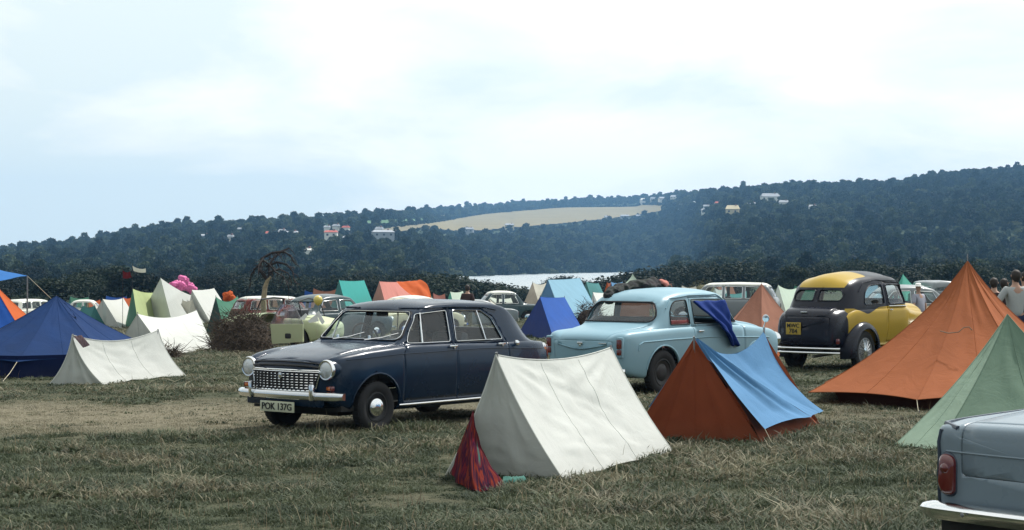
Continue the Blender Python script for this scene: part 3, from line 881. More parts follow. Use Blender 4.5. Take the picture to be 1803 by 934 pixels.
    def cut(s, poly, ax, part, lim=0.0, src=(0,)):
        """faces inside a convex outline get a part number"""
        i, j = s.AX[ax]; ar = sum(poly[k][0] * poly[(k + 1) % len(poly)][1] - poly[(k + 1) % len(poly)][0] * poly[k][1] for k in range(len(poly)))
        if ar < 0: poly = poly[::-1]
        a0, a1 = min(p[0] for p in poly) - .01, max(p[0] for p in poly) + .01
        b0, b1 = min(p[1] for p in poly) - .01, max(p[1] for p in poly) + .01
        fs = []
        s.bm.normal_update()
        for f in s.bm.faces:
            if f[s.lay] not in src: continue
            ca = [v.co[i] for v in f.verts]; cb = [v.co[j] for v in f.verts]
            if max(ca) < a0 or min(ca) > a1 or max(cb) < b0 or min(cb) > b1: continue
            if s.side(f, ax, lim): fs.append(f)
        n = len(poly)
        inside = fs
        for k in range(n):
            p, q = poly[k], poly[(k + 1) % n]
            nn = Vector((0, 0, 0)); nn[i] = q[1] - p[1]; nn[j] = -(q[0] - p[0])
            if nn.length < 1e-7: continue
            co = Vector((0, 0, 0)); co[i], co[j] = p
            es = list({e for f in inside for e in f.edges}); vs = list({v for f in inside for v in f.verts})
            r = bmesh.ops.bisect_plane(s.bm, geom=inside + es + vs, plane_co=co, plane_no=nn, dist=1e-6)
            nn.normalize()
            inside = [g for g in r['geom'] if isinstance(g, bmesh.types.BMFace) and (g.calc_center_median() - co).dot(nn) < 0]
        for f in inside: f[s.lay] = part
        return inside
    def panel(s, poly, ax, part, lim=0.0, gap=.006, src=(0,)):
        """a panel with a shut line round it (concave outlines given as one convex polygon)"""
        s.cut(poly, ax, 99, lim, src)
        c = (sum(p[0] for p in poly) / len(poly), sum(p[1] for p in poly) / len(poly))
        inn = []
        for p in poly:
            v = Vector((c[0] - p[0], c[1] - p[1])); v = v.normalized() * gap * 1.3
            inn.append((p[0] + v.x, p[1] + v.y))
        s.cut(inn, ax, part, lim, (99,))
        for f in s.bm.faces:
            if f[s.lay] == 99: f[s.lay] = 1
    def extract(s, part, name, mat, parent, thick=.018, fn=None):
        bm = s.bm.copy(); lay = bm.faces.layers.int['part']
        bmesh.ops.delete(bm, geom=[f for f in bm.faces if f[lay] != part], context='FACES')
        if not bm.faces: bm.free(); return None
        me = bpy.data.meshes.new(name); bm.to_mesh(me); bm.free()
        me.shade_smooth(); me.set_sharp_from_angle(angle=R(46))
        if fn is not None:
            a = me.attributes.new('mask', 'FLOAT', 'POINT'); a.data.foreach_set('value', [fn(v.co) for v in me.vertices])
        o = link(name, me, mat, parent)
        if thick:
            md = o.modifiers.new('thickness', 'SOLIDIFY'); md.thickness = thick; md.offset = -1
        return o
    def ray(s, ax, a, b, off=0.0):
        """point of the skin seen along an axis, pushed out by off"""
        if ax in 'RL': sg = -1 if ax == 'R' else 1; o = Vector((a, 3 * sg, b)); d = Vector((0, -sg, 0))
        elif ax == 'F': o = Vector((9, a, b)); d = Vector((-1, 0, 0))
        elif ax == 'B': o = Vector((-9, a, b)); d = Vector((1, 0, 0))
        else: o = Vector((a, b, 4)); d = Vector((0, 0, -1))
        h = s.bvh.ray_cast(o, d)
        if h[0] is None: return None
        n = h[1] if h[1].dot(d) < 0 else -h[1]
        return h[0] + n * off
    def pane(s, name, poly, ax, mat, parent, off=-.012, rings=4):
        c = (sum(p[0] for p in poly) / len(poly), sum(p[1] for p in poly) / len(poly)); V = []; Fc = []
        n = len(poly)
        for q in [1 - k / rings for k in range(rings)]:
            for p in poly:
                h = s.ray(ax, c[0] + (p[0] - c[0]) * q, c[1] + (p[1] - c[1]) * q, off)
                V.append(h or Vector((0, 0, .5)))
        V.append(s.ray(ax, *c, off) or V[-1])
        for k in range(rings - 1):
            for i in range(n):
                l = (i + 1) % n; Fc.append((k * n + i, k * n + l, (k + 1) * n + l, (k + 1) * n + i))
        for i in range(n): Fc.append(((rings - 1) * n + i, (rings - 1) * n + (i + 1) % n, rings * n))
        return MB().add(V, Fc).build(name, mat, parent, sharp=None)
    def trim(s, name, pts, ax, mat, parent, r=.006, off=.002, closed=False, step=.05, build=True, mb=None):
        out = []; n = len(pts)
        for k in range(n if closed else n - 1):
            p, q = pts[k], pts[(k + 1) % n]; L = math.hypot(q[0] - p[0], q[1] - p[1]); m = max(1, int(L / step))
            for t in range(m):
                h = s.ray(ax, p[0] + (q[0] - p[0]) * t / m, p[1] + (q[1] - p[1]) * t / m, off)
                if h is not None: out.append(h)
        if not closed:
            h = s.ray(ax, *pts[-1], off)
            if h is not None: out.append(h)
        if len(out) < 2: return None
        mb = mb or MB(); mb.tube(out, r, 6, closed)
        return mb.build(name, mat, parent) if build else mb
def rounded(poly, r, n=4):
    out = []; N = len(poly)
    rr = r if isinstance(r, (list, tuple)) else [r] * N
    for k in range(N):
        p = Vector(poly[k]); a = Vector(poly[k - 1]); b = Vector(poly[(k + 1) % N])
        da, db = (a - p), (b - p); q = min(rr[k], da.length * .45, db.length * .45)
        if q < 1e-4: out.append(tuple(p)); continue
        s_, e_ = p + da.normalized() * q, p + db.normalized() * q
        for i in range(n + 1):
            t = i / n; out.append(tuple(s_ * (1 - t) ** 2 + p * 2 * t * (1 - t) + e_ * t * t))
    return out
def circle(cx, cz, r, n=22, a0=0, a1=360): return [(cx + r * math.cos(R(a0 + (a1 - a0) * k / n)), cz + r * math.sin(R(a0 + (a1 - a0) * k / n))) for k in range(n)]
def inset(poly, d):
    c = (sum(p[0] for p in poly) / len(poly), sum(p[1] for p in poly) / len(poly)); o = []
    for p in poly:
        v = Vector((p[0] - c[0], p[1] - c[1])); L = v.length; v = v * ((L - d) / L); o.append((c[0] + v.x, c[1] + v.y))
    return o

def wheel(root, x, y, r, side, rim_r, hub='cap', rimcol=None, width=.14):
    """side -1 right, +1 left; outer face away from the car"""
    w = width; S = side
    pr = [(rim_r * .98, -w * .42 * S), (rim_r * 1.12, -w * .5 * S), (r * .9, -w * .5 * S), (r * .985, -w * .36 * S), (r, -w * .15 * S), (r, w * .15 * S), (r * .985, w * .36 * S),
          (r * .93, w * .47 * S), (r * .8, w * .52 * S), (rim_r * 1.1, w * .46 * S), (rim_r * .98, w * .36 * S)]
    rim = MB().lathe([(rim_r, -w * .4 * S), (rim_r, w * .40 * S), (rim_r * .93, w * .41 * S), (rim_r * .86, w * .28 * S), (rim_r * .62, w * .20 * S), (rim_r * .5, w * .32 * S), (rim_r * .2, w * .34 * S), (.001, w * .34 * S)], (0, 0, 0), 'Y', 28)
    ro = rim.build('wheel', rimcol or M['pole'], root); ro.location = (x, y, r - .015)
    t = MB().lathe(pr, (0, 0, 0), 'Y', 36)
    for k in range(0, 36, 1):
        a = 2 * math.pi * k / 36
        t.box((math.cos(a) * r * .995, 0, math.sin(a) * r * .995), (.012, w * .62, .03), ry=-a)
    t.build('tyre', M['rubber'], ro)
    if hub == 'cap':
        c = rim_r * .66
        MB().lathe([(c, w * .30 * S), (c * .96, w * .42 * S), (c * .8, w * .56 * S), (c * .5, w * .64 * S), (c * .2, w * .67 * S), (.001, w * .68 * S)], (0, 0, 0), 'Y', 24).build('hub_cap', M['chrome'], ro)
    elif hub == 'spoke':
        m = MB(); m.lathe([(rim_r * .3, w * .1 * S), (rim_r * .28, w * .45 * S), (.001, w * .5 * S)], (0, 0, 0), 'Y', 16)
        for k in range(16):
            a = k * math.pi / 8; m.tube([(math.cos(a) * rim_r * .25, w * .4 * S, math.sin(a) * rim_r * .25), (math.cos(a + .2) * rim_r * .93, w * .3 * S, math.sin(a + .2) * rim_r * .93)], .008, 5)
        m.build('hub_cap', M['chrome'], ro)
    return ro
def text_mesh(body, size, mat, name, parent, loc, rot, ext=.003, sx=1.0):
    cu = bpy.data.curves.new('lettering', 'FONT'); cu.body = body; cu.size = size; cu.extrude = ext; cu.align_x = 'CENTER'; cu.align_y = 'CENTER'
    cu.offset = size * .012
    tmp = bpy.data.objects.new('tmp', cu); COL.objects.link(tmp)
    dg = bpy.context.evaluated_depsgraph_get(); me = bpy.data.meshes.new_from_object(tmp.evaluated_get(dg))
    bpy.data.objects.remove(tmp)
    o = link(name, me, mat, parent); o.location = loc; o.rotation_euler = rot; o.scale = (sx, 1, 1)
    return o
def seat(root, x, y, z, w, mat, name='seat'):
    m = MB(); m.box((x, y, z), (.5, w, .14), bev=.05); m.box((x - .26, y, z + .27), (.13, w, .5), bev=.05, ry=-.22)
    return m.build(name, mat, root)

# ---- the navy saloon in front
def navy_saloon():
    root = thing('saloon_car', 'navy blue four door saloon facing left with number plate POK 137G', 'car', (-2.39, 18.97, 0), R(231.2))
    pm = paint('navy_paint', (.0005, .012, .034), .20, .006, 1.0)
    d = dict(sm=.05, rs=.075, rr=.05, crown=.035, side=(.05, .035), gp=1.1,
        zb=[(-3.73, .34), (-3.5, .24), (-3.2, .21), (-.5, .21), (-.15, .26), (0, .34)],
        deck=[(-3.73, .84), (-3.55, .855), (-3.1, .865), (-2.7, .86), (-2, .88), (-1.1, .885), (-.5, .845), (-.1, .80), (0, .77)],
        top=[(-3.73, .845), (-3.6, .858), (-3.50, .865), (-3.44, .885), (-3.10, 1.19), (-2.98, 1.27), (-2.75, 1.312), (-2.1, 1.332), (-1.7, 1.32), (-1.52, 1.285), (-1.47, 1.25), (-1.10, .905), (-1.0, .895), (-.5, .845), (-.1, .775), (0, .735)],
        w=[(-3.73, .665), (-3.5, .72), (-3.0, .75), (-2, .765), (-1, .765), (-.4, .745), (-.1, .70), (0, .66)],
        wg=[(-3.73, .55), (-3.4, .65), (-3.2, .68), (-1.15, .69), (-1.0, .62), (0, .55)],
        wr=[(-3.73, .5), (-3.4, .57), (-3.0, .58), (-1.5, .585), (-1.1, .60), (0, .48)])
    s = Shell(-3.73, 0, d, ds=.06, r0=.045, r1=.05, bow0=.07, bow1=.15, rake0=.03, rake1=-.02)
    fd = [(-1.20, .905), (-1.44, 1.215), (-1.90, 1.245), (-1.88, .905)]
    rd = [(-1.98, .905), (-2.01, 1.245), (-2.50, 1.23), (-2.66, 1.14), (-2.80, .905)]
    ws = [(-.60, .935), (-.515, 1.235), (.515, 1.235), (.60, .935)]
    bw = [(-.54, .95), (-.46, 1.20), (.46, 1.20), (.54, .95)]
    fdr, rdr, wsr, bwr = rounded(fd, .03), rounded(rd, .03), rounded(ws, .06), rounded(bw, .08)
    for ax in 'RL':
        s.cut(fdr, ax, 1); s.cut(rdr, ax, 1)
        s.cut(circle(-.66, .27, .335), ax, 1); s.cut(circle(-3.03, .27, .335), ax, 1)
    s.cut(wsr, 'F', 1, -1.75); s.cut(bwr, 'B', 1, -2.8)
    s.panel([(-1.07, .30), (-1.07, .86), (-1.15, .90), (-1.45, 1.262), (-1.93, 1.275), (-1.93, .30)], 'R', 2); s.panel([(-1.07, .30), (-1.07, .86), (-1.15, .90), (-1.45, 1.262), (-1.93, 1.275), (-1.93, .30)], 'L', 3)
    s.panel([(-1.95, .30), (-1.95, 1.275), (-2.52, 1.258), (-2.70, 1.16), (-2.86, .88), (-2.86, .62), (-2.66, .30)], 'R', 4); s.panel([(-1.95, .30), (-1.95, 1.275), (-2.52, 1.258), (-2.70, 1.16), (-2.86, .88), (-2.86, .62), (-2.66, .30)], 'L', 5)
    s.panel(rounded([(-1.02, -.55), (-1.02, .55), (-.05, .50), (-.05, -.50)], .06), 'T', 6, .7)
    s.panel(rounded([(-3.52, -.50), (-3.52, .50), (-3.68, .46), (-3.68, -.46)], .04), 'T', 7, .7)
    body = s.extract(0, 'body', pm, root)
    for k in (2, 3, 4, 5):
        o = s.extract(k, 'door', pm, root)
        ax = 'R' if k in (2, 4) else 'L'; hx = -1.86 if k < 4 else -2.72
        c = s.ray(ax, hx, .845, .022); sg = -1 if ax == 'R' else 1
        m = MB().box(c, (.13, .018, .022), bev=.006); m.box(c - Vector((-.05, sg * .012, 0)), (.02, .03, .02)); m.box(c - Vector((.03, sg * .01, .018)), (.03, .02, .03), bev=.006)
        m.build('handle', M['chrome'], o)
    s.extract(6, 'bonnet', pm, root); s.extract(7, 'boot_lid', pm, root)
    MB().box((-1.85, 0, .26), (3.3, 1.30, .06)).build('floor', M['under'], root)
    MB().box((-.66, 0, .42), (.62, .92, .5)).build('engine_bay', M['under'], root)
    MB().box((-3.05, 0, .45), (.62, .92, .36)).build('boot_floor', M['under'], root)
    for ax in 'RL':
        for nm, poly in (('front_glass', fdr), ('rear_glass', rdr)):
            g = s.pane('window', inset(poly, -.006), ax, M['glass'], root)
            s.trim('window_frame', poly, ax, M['chrome'], g, .0045, .004, True, .04)
            m = MB()
            a, b = ((-1.42, .905), (-1.49, 1.225)) if nm == 'front_glass' else ((-2.50, .905), (-2.43, 1.235))
            s.trim('divider', [a, b], ax, M['chrome'], g, .010, .002)
        # belt line, sill strip and wheel arch lip
        s.trim('belt_strip', [(-.25, .765), (-1.0, .80), (-2.4, .815), (-3.55, .775)], ax, pm, root, .006, -.001)
        s.trim('sill_strip', [(-1.0, .262), (-2.68, .262)], ax, M['chrome'], root, .011, .004)
        s.trim('arch_lip', [(p[0], p[1]) for p in circle(-.66, .27, .345, 14, 8, 180)], ax, pm, root, .011, .002)
        s.trim('arch_lip', [(p[0], p[1]) for p in circle(-3.03, .27, .345, 14, 0, 172)], ax, pm, root, .011, .002)
        s.trim('gutter', [(-1.28, 1.03), (-1.47, 1.268), (-1.95, 1.285), (-2.55, 1.272), (-2.78, 1.235)], ax, pm, root, .008, .006)
    g = s.pane('windscreen', inset(wsr, -.012), 'F', M['glass'], root); s.trim('windscreen_seal', wsr, 'F', M['rubber'], g, .010, .003, True); s.trim('windscreen_trim', inset(wsr, .012), 'F', M['chrome'], g, .0035, .010, True)
    for y0 in (-.30, .18):
        pts = [s.ray('F', y0, .915, .02), s.ray('F', y0 + .20, .95, .02), s.ray('F', y0 + .36, 1.0, .016)]
        m = MB().tube([p for p in pts if p], .006, 5); m.lathe([(.018, 0), (.016, .03), (.001, .035)], s.ray('F', y0, .95, 0) or (0, 0, 1), 'Z', 10)
        m.build('wiper', M['chrome'], root)
    g = s.pane('rear_window', inset(bwr, -.012), 'B', M['glass'], root); s.trim('rear_window_seal', bwr, 'B', M['rubber'], g, .010, .003, True)
    # front: grille in a recessed opening, bars built one by one
    def fx(y, z, o=0): 
        h = s.ray('F', y, z, 0); return (h.x if h else -.03) + o
    fr = [(-.50, .655), (.50, .655), (.45, .47), (.40, .445), (-.40, .445), (-.45, .47)]
    gr = s.pane('grille', rounded(fr, .03), 'F', M['black'], root, .006)
    s.trim('grille_surround', rounded(fr, .03), 'F', M['chrome'], gr, .009, .012, True)
    for k in range(7):
        z = .475 + k * .0275; w_ = .42 + .07 * (k / 6)
        m = MB().tube([(fx(y, z, .02), y, z) for y in np.linspace(-w_, w_, 9)], .0055, 5); m.build('grille_bar', M['chrome'], gr)
    m = MB()
    for k in range(15):
        y = -.435 + k * .0622; zz = .635
        m.tube([(fx(y, .47, .026), y, .465), (fx(y, zz, .026), y, zz)], .009, 4)
    m.build('grille_divider', M['black'], gr)
    MB().box((fx(0, .60, .03), 0, .60), (.012, .05, .06), bev=.012).build('badge', M['chrome'], gr)
    s.trim('header_strip', [(-.52, .685), (-.3, .70), (0, .705), (.3, .70), (.52, .685)], 'F', M['black'], root, .014, .004)
    s.trim('bonnet_lip', [(-.50, .722), (-.3, .735), (0, .74), (.3, .735), (.50, .722)], 'F', M['black'], root, .008, .004)
    for sg in (-1, 1):
        x = fx(.56 * sg, .66)
        m = MB().lathe([(.102, -.004), (.108, .008), (.108, .026), (.100, .042), (.086, .040)], (x - .005, .575 * sg, .665), 'X', 32)
        h = m.build('headlamp', M['chrome'], root)
        MB().lathe([(.06, -.22), (.098, -.12), (.104, .0), (.10, .01)], (x - .005, .575 * sg, .665), 'X', 32).build('headlamp_bowl', pm, root)
        MB().lathe([(.088, .034), (.06, .050), (.03, .056), (.001, .058)], (x - .005, .575 * sg, .665), 'X', 28).build('lens', M['lens'], h)
        m = MB().box((fx(.60 * sg, .475, .0), .595 * sg, .475), (.05, .13, .055), bev=.015, rz=-.3 * sg); o = m.build('indicator', M['redlens'], root)
        m = MB().box((fx(.60 * sg, .475, .012), .605 * sg, .475), (.05, .07, .035), bev=.012, rz=-.3 * sg); m.build('amber_lens', M['amber'], o)
        m = MB().box((.025, .45 * sg, .435), (.06, .055, .18), bev=.024); m.build('overrider', M['chrome'], root)
        # tail lamp: tall lamp on the fin end with chrome rim
        m = MB().box((-3.665, .60 * sg, .73), (.06, .10, .17), bev=.025); o = m.build('tail_lamp', M['redlens'], root)
        m = MB().box((-3.60, .625 * sg, .775), (.10, .07, .10), bev=.025, ry=.5); m.build('tail_lamp_bezel', M['chrome'], o)
    def bumper(name, xf, z, parent, sgn=1, w=.775, wrap=.32):
        pts = []
        for a in np.linspace(-1, 1, 25):
            y = a * w; xx = xf - .07 * a * a - .9 * max(0, abs(a) - .80) ** 1.6
            pts.append((xx * 1.0, y))
        V = []; cs = [(-.012, -.048), (.022, -.040), (.034, -.012), (.034, .014), (.020, .038), (-.012, .046)]
        for (x, y), a in zip(pts, np.linspace(-1, 1, 25)):
            tp = 1 - .45 * max(0, abs(a) - .9) * 10 * .5
            for cx, cz in cs: V.append((x + sgn * cx, y, z + cz * tp))
        n = len(cs); Fc = [(i * n + k, i * n + (k + 1) % n, (i + 1) * n + (k + 1) % n, (i + 1) * n + k) for i in range(24) for k in range(n)]
        Fc += [tuple(range(n)), tuple(24 * n + k for k in range(n))]
        return MB().add(V, Fc).build(name, M['chrome'], parent)
    bumper('bumper', .02, .395, root)
    bumper('bumper', 3.79, .42, root, 1).scale = (-1, 1, 1)
    MB().box((-.03, 0, .33), (.06, 1.1, .10), bev=.02).build('valance', pm, root)
    pl = MB().box((.065, -.02, .272), (.012, .50, .11), bev=.004).build('number_plate', M['plate_white'], root)
    text_mesh('POK 137G', .098, M['ink'], 'lettering', pl, (.074, -.02, .270), (R(90), 0, R(90)), sx=1.02)
    c = s.ray('L', -2.98, .845, .02); MB().lathe([(.032, 0), (.034, .02), (.026, .035), (.001, .04)], c, 'Y', 16).build('fuel_cap', M['chrome'], root)
    for sg in (1, -1):
        wheel(root, -.66, .665 * sg, .272, sg, .16, 'cap', M['black']); wheel(root, -3.03, .665 * sg, .272, sg, .16, 'cap', M['black'])
    for sg in (1, -1): seat(root, -2.0, .32 * sg, .48, .46, M['vinyl'], 'front_seat')
    seat(root, -2.85, 0, .50, 1.1, M['vinyl'], 'rear_seat')
    MB().box((-1.32, 0, .80), (.22, 1.2, .13), bev=.04).build('dashboard', M['vinyl'], root)
    c = Vector((-1.60, -.33, .93)); m = MB()
    m.tube([c + Vector((.10 * math.sin(a) * .6, .19 * math.cos(a), .19 * math.sin(a) * .85)) for a in np.linspace(0, 6.28, 24)[:-1]], .012, 6, True)
    m.tube([c, c + Vector((.25, 0, -.16))], .02, 6); m.tube([c + Vector((0, -.18, 0)), c + Vector((0, .18, 0))], .009, 5); m.build('steering_wheel', M['black'], root)
    MB().box((-1.52, 0, 1.20), (.03, .16, .05), bev=.01).build('mirror', M['black'], root)
    return s, root
sh_navy, navy = navy_saloon()
# coat draped over a front seat, seen through the windscreen

# ---- pale blue two door saloon, seen from behind
def blue_saloon():
    psi = 48
    root = thing('saloon_car', 'pale blue two door saloon seen from behind with dark clothes on its roof', 'car', (.93, 24.46, 0), R(psi))
    pm = paint('pale_blue_paint', (.21, .355, .43), .38, .06, .35)
    d = dict(sm=.07, rs=.08, rr=.11, crown=.04, side=(.05, .03), gp=1.3,
        zb=[(0, .34), (.2, .26), (.5, .22), (3.4, .24), (3.84, .34)],
        deck=[(0, .79), (.12, .845), (.6, .87), (1.3, .89), (2.4, .90), (2.9, .88), (3.6, .82), (3.84, .74)],
        top=[(0, .76), (.12, .83), (.35, .875), (.66, .915), (.76, .94), (.93, 1.20), (1.04, 1.30), (1.4, 1.375), (1.9, 1.395), (2.32, 1.375), (2.50, 1.32), (2.82, .96), (2.93, .945), (3.3, .91), (3.7, .84), (3.84, .76)],
        w=[(0, .68), (.2, .72), (.7, .745), (1.5, .76), (2.8, .76), (3.5, .74), (3.84, .68)],
        wg=[(0, .50), (.6, .60), (.8, .66), (1.2, .68), (2.7, .68), (2.9, .58), (3.84, .42)],
        wr=[(0, .4), (.6, .54), (.9, .605), (1.5, .61), (2.4, .60), (2.9, .5), (3.84, .36)])
    s = Shell(0, 3.84, d, ds=.06, r0=.10, r1=.10, bow0=.10, bow1=.10, rake0=-.04)
    rq = rounded([(1.10, .93), (1.13, 1.12), (1.24, 1.245), (1.52, 1.265), (1.54, .93)], [.03, .12, .10, .03, .02], 5)
    dw = rounded([(1.64, .935), (1.64, 1.27), (2.37, 1.265), (2.70, .94)], [.02, .03, .07, .02])
    ws = rounded([(-.56, 1.0), (-.50, 1.27), (.50, 1.27), (.56, 1.0)], .08)
    bw = rounded([(-.575, .97), (-.59, 1.08), (-.50, 1.235), (.50, 1.235), (.59, 1.08), (.575, .97)], [.05, .06, .10, .10, .06, .05], 5)
    dr = [(1.58, .30), (1.56, .90), (1.58, 1.30), (2.39, 1.30), (2.76, .93), (2.76, .30)]
    for ax in 'RL':
        s.cut(rq, ax, 1); s.cut(dw, ax, 1)
        s.cut(circle(.88, .30, .35), ax, 1); s.cut(circle(3.09, .30, .35), ax, 1)
    s.cut(ws, 'F', 1, 2.3); s.cut(bw, 'B', 1, 1.2)
    s.panel(dr, 'R', 2); s.panel(dr, 'L', 3)
    s.panel(rounded([(-.50, .42), (-.52, .73), (.52, .73), (.50, .42)], .05), 'B', 4, .35, gap=.003)
    s.extract(0, 'body', pm, root)
    for k, ax in ((2, 'R'), (3, 'L')):
        o = s.extract(k, 'door', pm, root); sg = -1 if ax == 'R' else 1
        c = s.ray(ax, 1.70, .83, .02); MB().box(c, (.12, .02, .022), bev=.006).box(c + Vector((.04, -sg * .012, 0)), (.02, .03, .02)).build('handle', M['chrome'], o)
    lid = s.extract(4, 'boot_lid', pm, root)
    c = s.ray('B', 0, .70, .015); MB().box(c, (.03, .09, .03), bev=.008).box(c + Vector((0, 0, -.025)), (.02, .03, .04), bev=.006).build('handle', M['chrome'], lid)
    c = s.ray('B', -.36, .70, .006); MB().box(c, (.008, .13, .014), bev=.003).build('badge', M['chrome'], lid)
    MB().box((1.9, 0, .27), (3.2, 1.3, .06)).build('floor', M['under'], root)
    MB().box((3.05, 0, .5), (.66, .9, .5)).build('engine_bay', M['under'], root)
    MB().box((.85, 0, .52), (.66, .9, .36)).build('boot_floor', M['under'], root)
    for ax in 'RL':
        g = s.pane('window', inset(rq, -.006), ax, M['glass'], root); s.trim('window_seal', rq, ax, M['rubber'], g, .010, .002, True, .04)
        if ax == 'L': g = s.pane('window', inset(dw, -.006), ax, M['glass'], root); s.trim('window_seal', dw, ax, M['rubber'], g, .008, .002, True, .05)
        s.trim('side_strip', [(.34, .60), (.36, .68), (.44, .715), (1.1, .735), (2.0, .745), (3.4, .70)], ax, pm, root, .010, .003)
        s.trim('window_seal', dw, ax, M['rubber'], root, .007, .002, True, .05)
        s.trim('quarter_light_frame', [(2.48, .94), (2.32, 1.255)], ax, M['chrome'], root, .009, .0)
        s.trim('gutter', [(1.06, 1.15), (1.20, 1.285), (1.6, 1.325), (2.28, 1.33), (2.48, 1.24), (2.80, .96)], ax, pm, root, .009, .006)
        s.trim('arch_lip', circle(.88, .30, .36, 16, 0, 184), ax, pm, root, .012, .003)
        s.trim('arch_lip', circle(3.09, .30, .36, 16, 0, 184), ax, pm, root, .012, .003)
    # red book shelf edge seen inside the rear side window
    c = s.ray('R', 1.34, .965, -.02); MB().box(c, (.40, .02, .05), bev=.006).build('window_sticker', M['vinylred'], root)
    g = s.pane('rear_window', inset(bw, -.01), 'B', M['glass'], root); s.trim('rear_window_seal', bw, 'B', M['rubber'], g, .012, .003, True, .04)
    g = s.pane('windscreen', inset(ws, -.01), 'F', M['glass'], root); s.trim('windscreen_seal', ws, 'F', M['rubber'], g, .012, .003, True)
    for sg in (-1, 1):
        h = s.ray('B', .615 * sg, .66, 0)
        m = MB().box(h + Vector((-.005, 0, .035)), (.05, .085, .13), bev=.018); o = m.build('tail_lamp', M['redlens'], root)
        MB().box(h + Vector((-.005, 0, -.075)), (.05, .08, .08), bev=.016).build('indicator_lens', M['redlens'], o)
        MB().box(h + Vector((.004, 0, -.01)), (.045, .105, .27), bev=.018).build('lamp_surround', pm, o)
        hx = s.ray('F', .56 * sg, .66)
        m = MB().lathe([(.10, -.1), (.105, .02), (.095, .04), (.08, .035)], hx, 'X', 24).build('headlamp', M['chrome'], root)
        MB().lathe([(.082, .03), (.05, .045), (.001, .05)], hx, 'X', 24).build('lens', M['lens'], m)
    m = MB()
    for xf, z in ((-.02, .33), (3.90, .43)):
        pts = [(xf + (.16 if xf < 1 else -.16) * abs(a) ** 4, a * .64, z) for a in np.linspace(-1, 1, 17)]
        m = MB(); m.tube(pts, .045, 8); o = m.build('bumper', M['chrome'], root)
        for sg in (-1, 1): MB().box((xf + (-.02 if xf < 1 else .02), .36 * sg, z + .02), (.06, .06, .17), bev=.025).build('overrider', M['chrome'], o)
    pl = MB().box((-.022, 0, .335), (.012, .5, .11), bev=.004).build('number_plate', M['ink'], root)
    h = MB().lathe([(.001, .05), (.03, .045), (.045, .02), (.05, 0), (.045, -.02)], (0, 0, 0), 'X', 16)
    m = MB().tube([(3.42, -.62, .84), (3.42, -.66, .93)], .008, 6).lathe([(.001, .03), (.05, .02), (.058, 0), (.05, -.004), (.001, -.006)], (3.42, -.66, .97), 'X', 20)
    m.build('wing_mirror', M['chrome'], root)
    for sg in (1, -1):
        wheel(root, .88, .66 * sg, .305, sg, .19, 'none', M['black']); wheel(root, 3.09, .66 * sg, .305, sg, .19, 'cap', pm)
        seat(root, 2.0, .31 * sg, .5, .46, M['vinylred'], 'front_seat')
    seat(root, 1.25, 0, .52, 1.1, M['vinyl'], 'rear_seat')
    MB().box((2.62, 0, .84), (.22, 1.2, .14), bev=.04).build('dashboard', M['vinyl'], root)
    MB().box((.86, 0, .90), (.34, 1.1, .02)).build('parcel_shelf', M['vinyl'], root)
    return s, root
sh_blue, blue = blue_saloon()

def fender(mb, cx, cz, Rr, Ra, y0, y1, a0, a1, sg, flare0=0.0, flare1=0.0, n=22):
    V = []; Fc = []; ph = [0, 20, 40, 58, 74, 90]
    for i in range(n + 1):
        t = i / n; th = R(a0 + (a1 - a0) * t)
        ext = 1 + flare0 * (1 - t) ** 2 + flare1 * t ** 2
        for p in ph:
            q = R(p); r = Ra + (Rr - Ra) * math.cos(q) ** .6
            y = y0 + (y1 - y0) * math.sin(q)
            V.append((cx + r * ext * math.cos(th), y * sg, cz + r * math.sin(th) * (1 if math.sin(th) > 0 else 1)))
        V.append((cx + Ra * .97 * ext * math.cos(th), (y1 - .015) * sg, cz + Ra * .97 * math.sin(th)))
    k = len(ph) + 1
    for i in range(n):
        for j in range(k - 1): Fc.append((i * k + j, i * k + j + 1, (i + 1) * k + j + 1, (i + 1) * k + j))
    mb.add(V, Fc); return mb

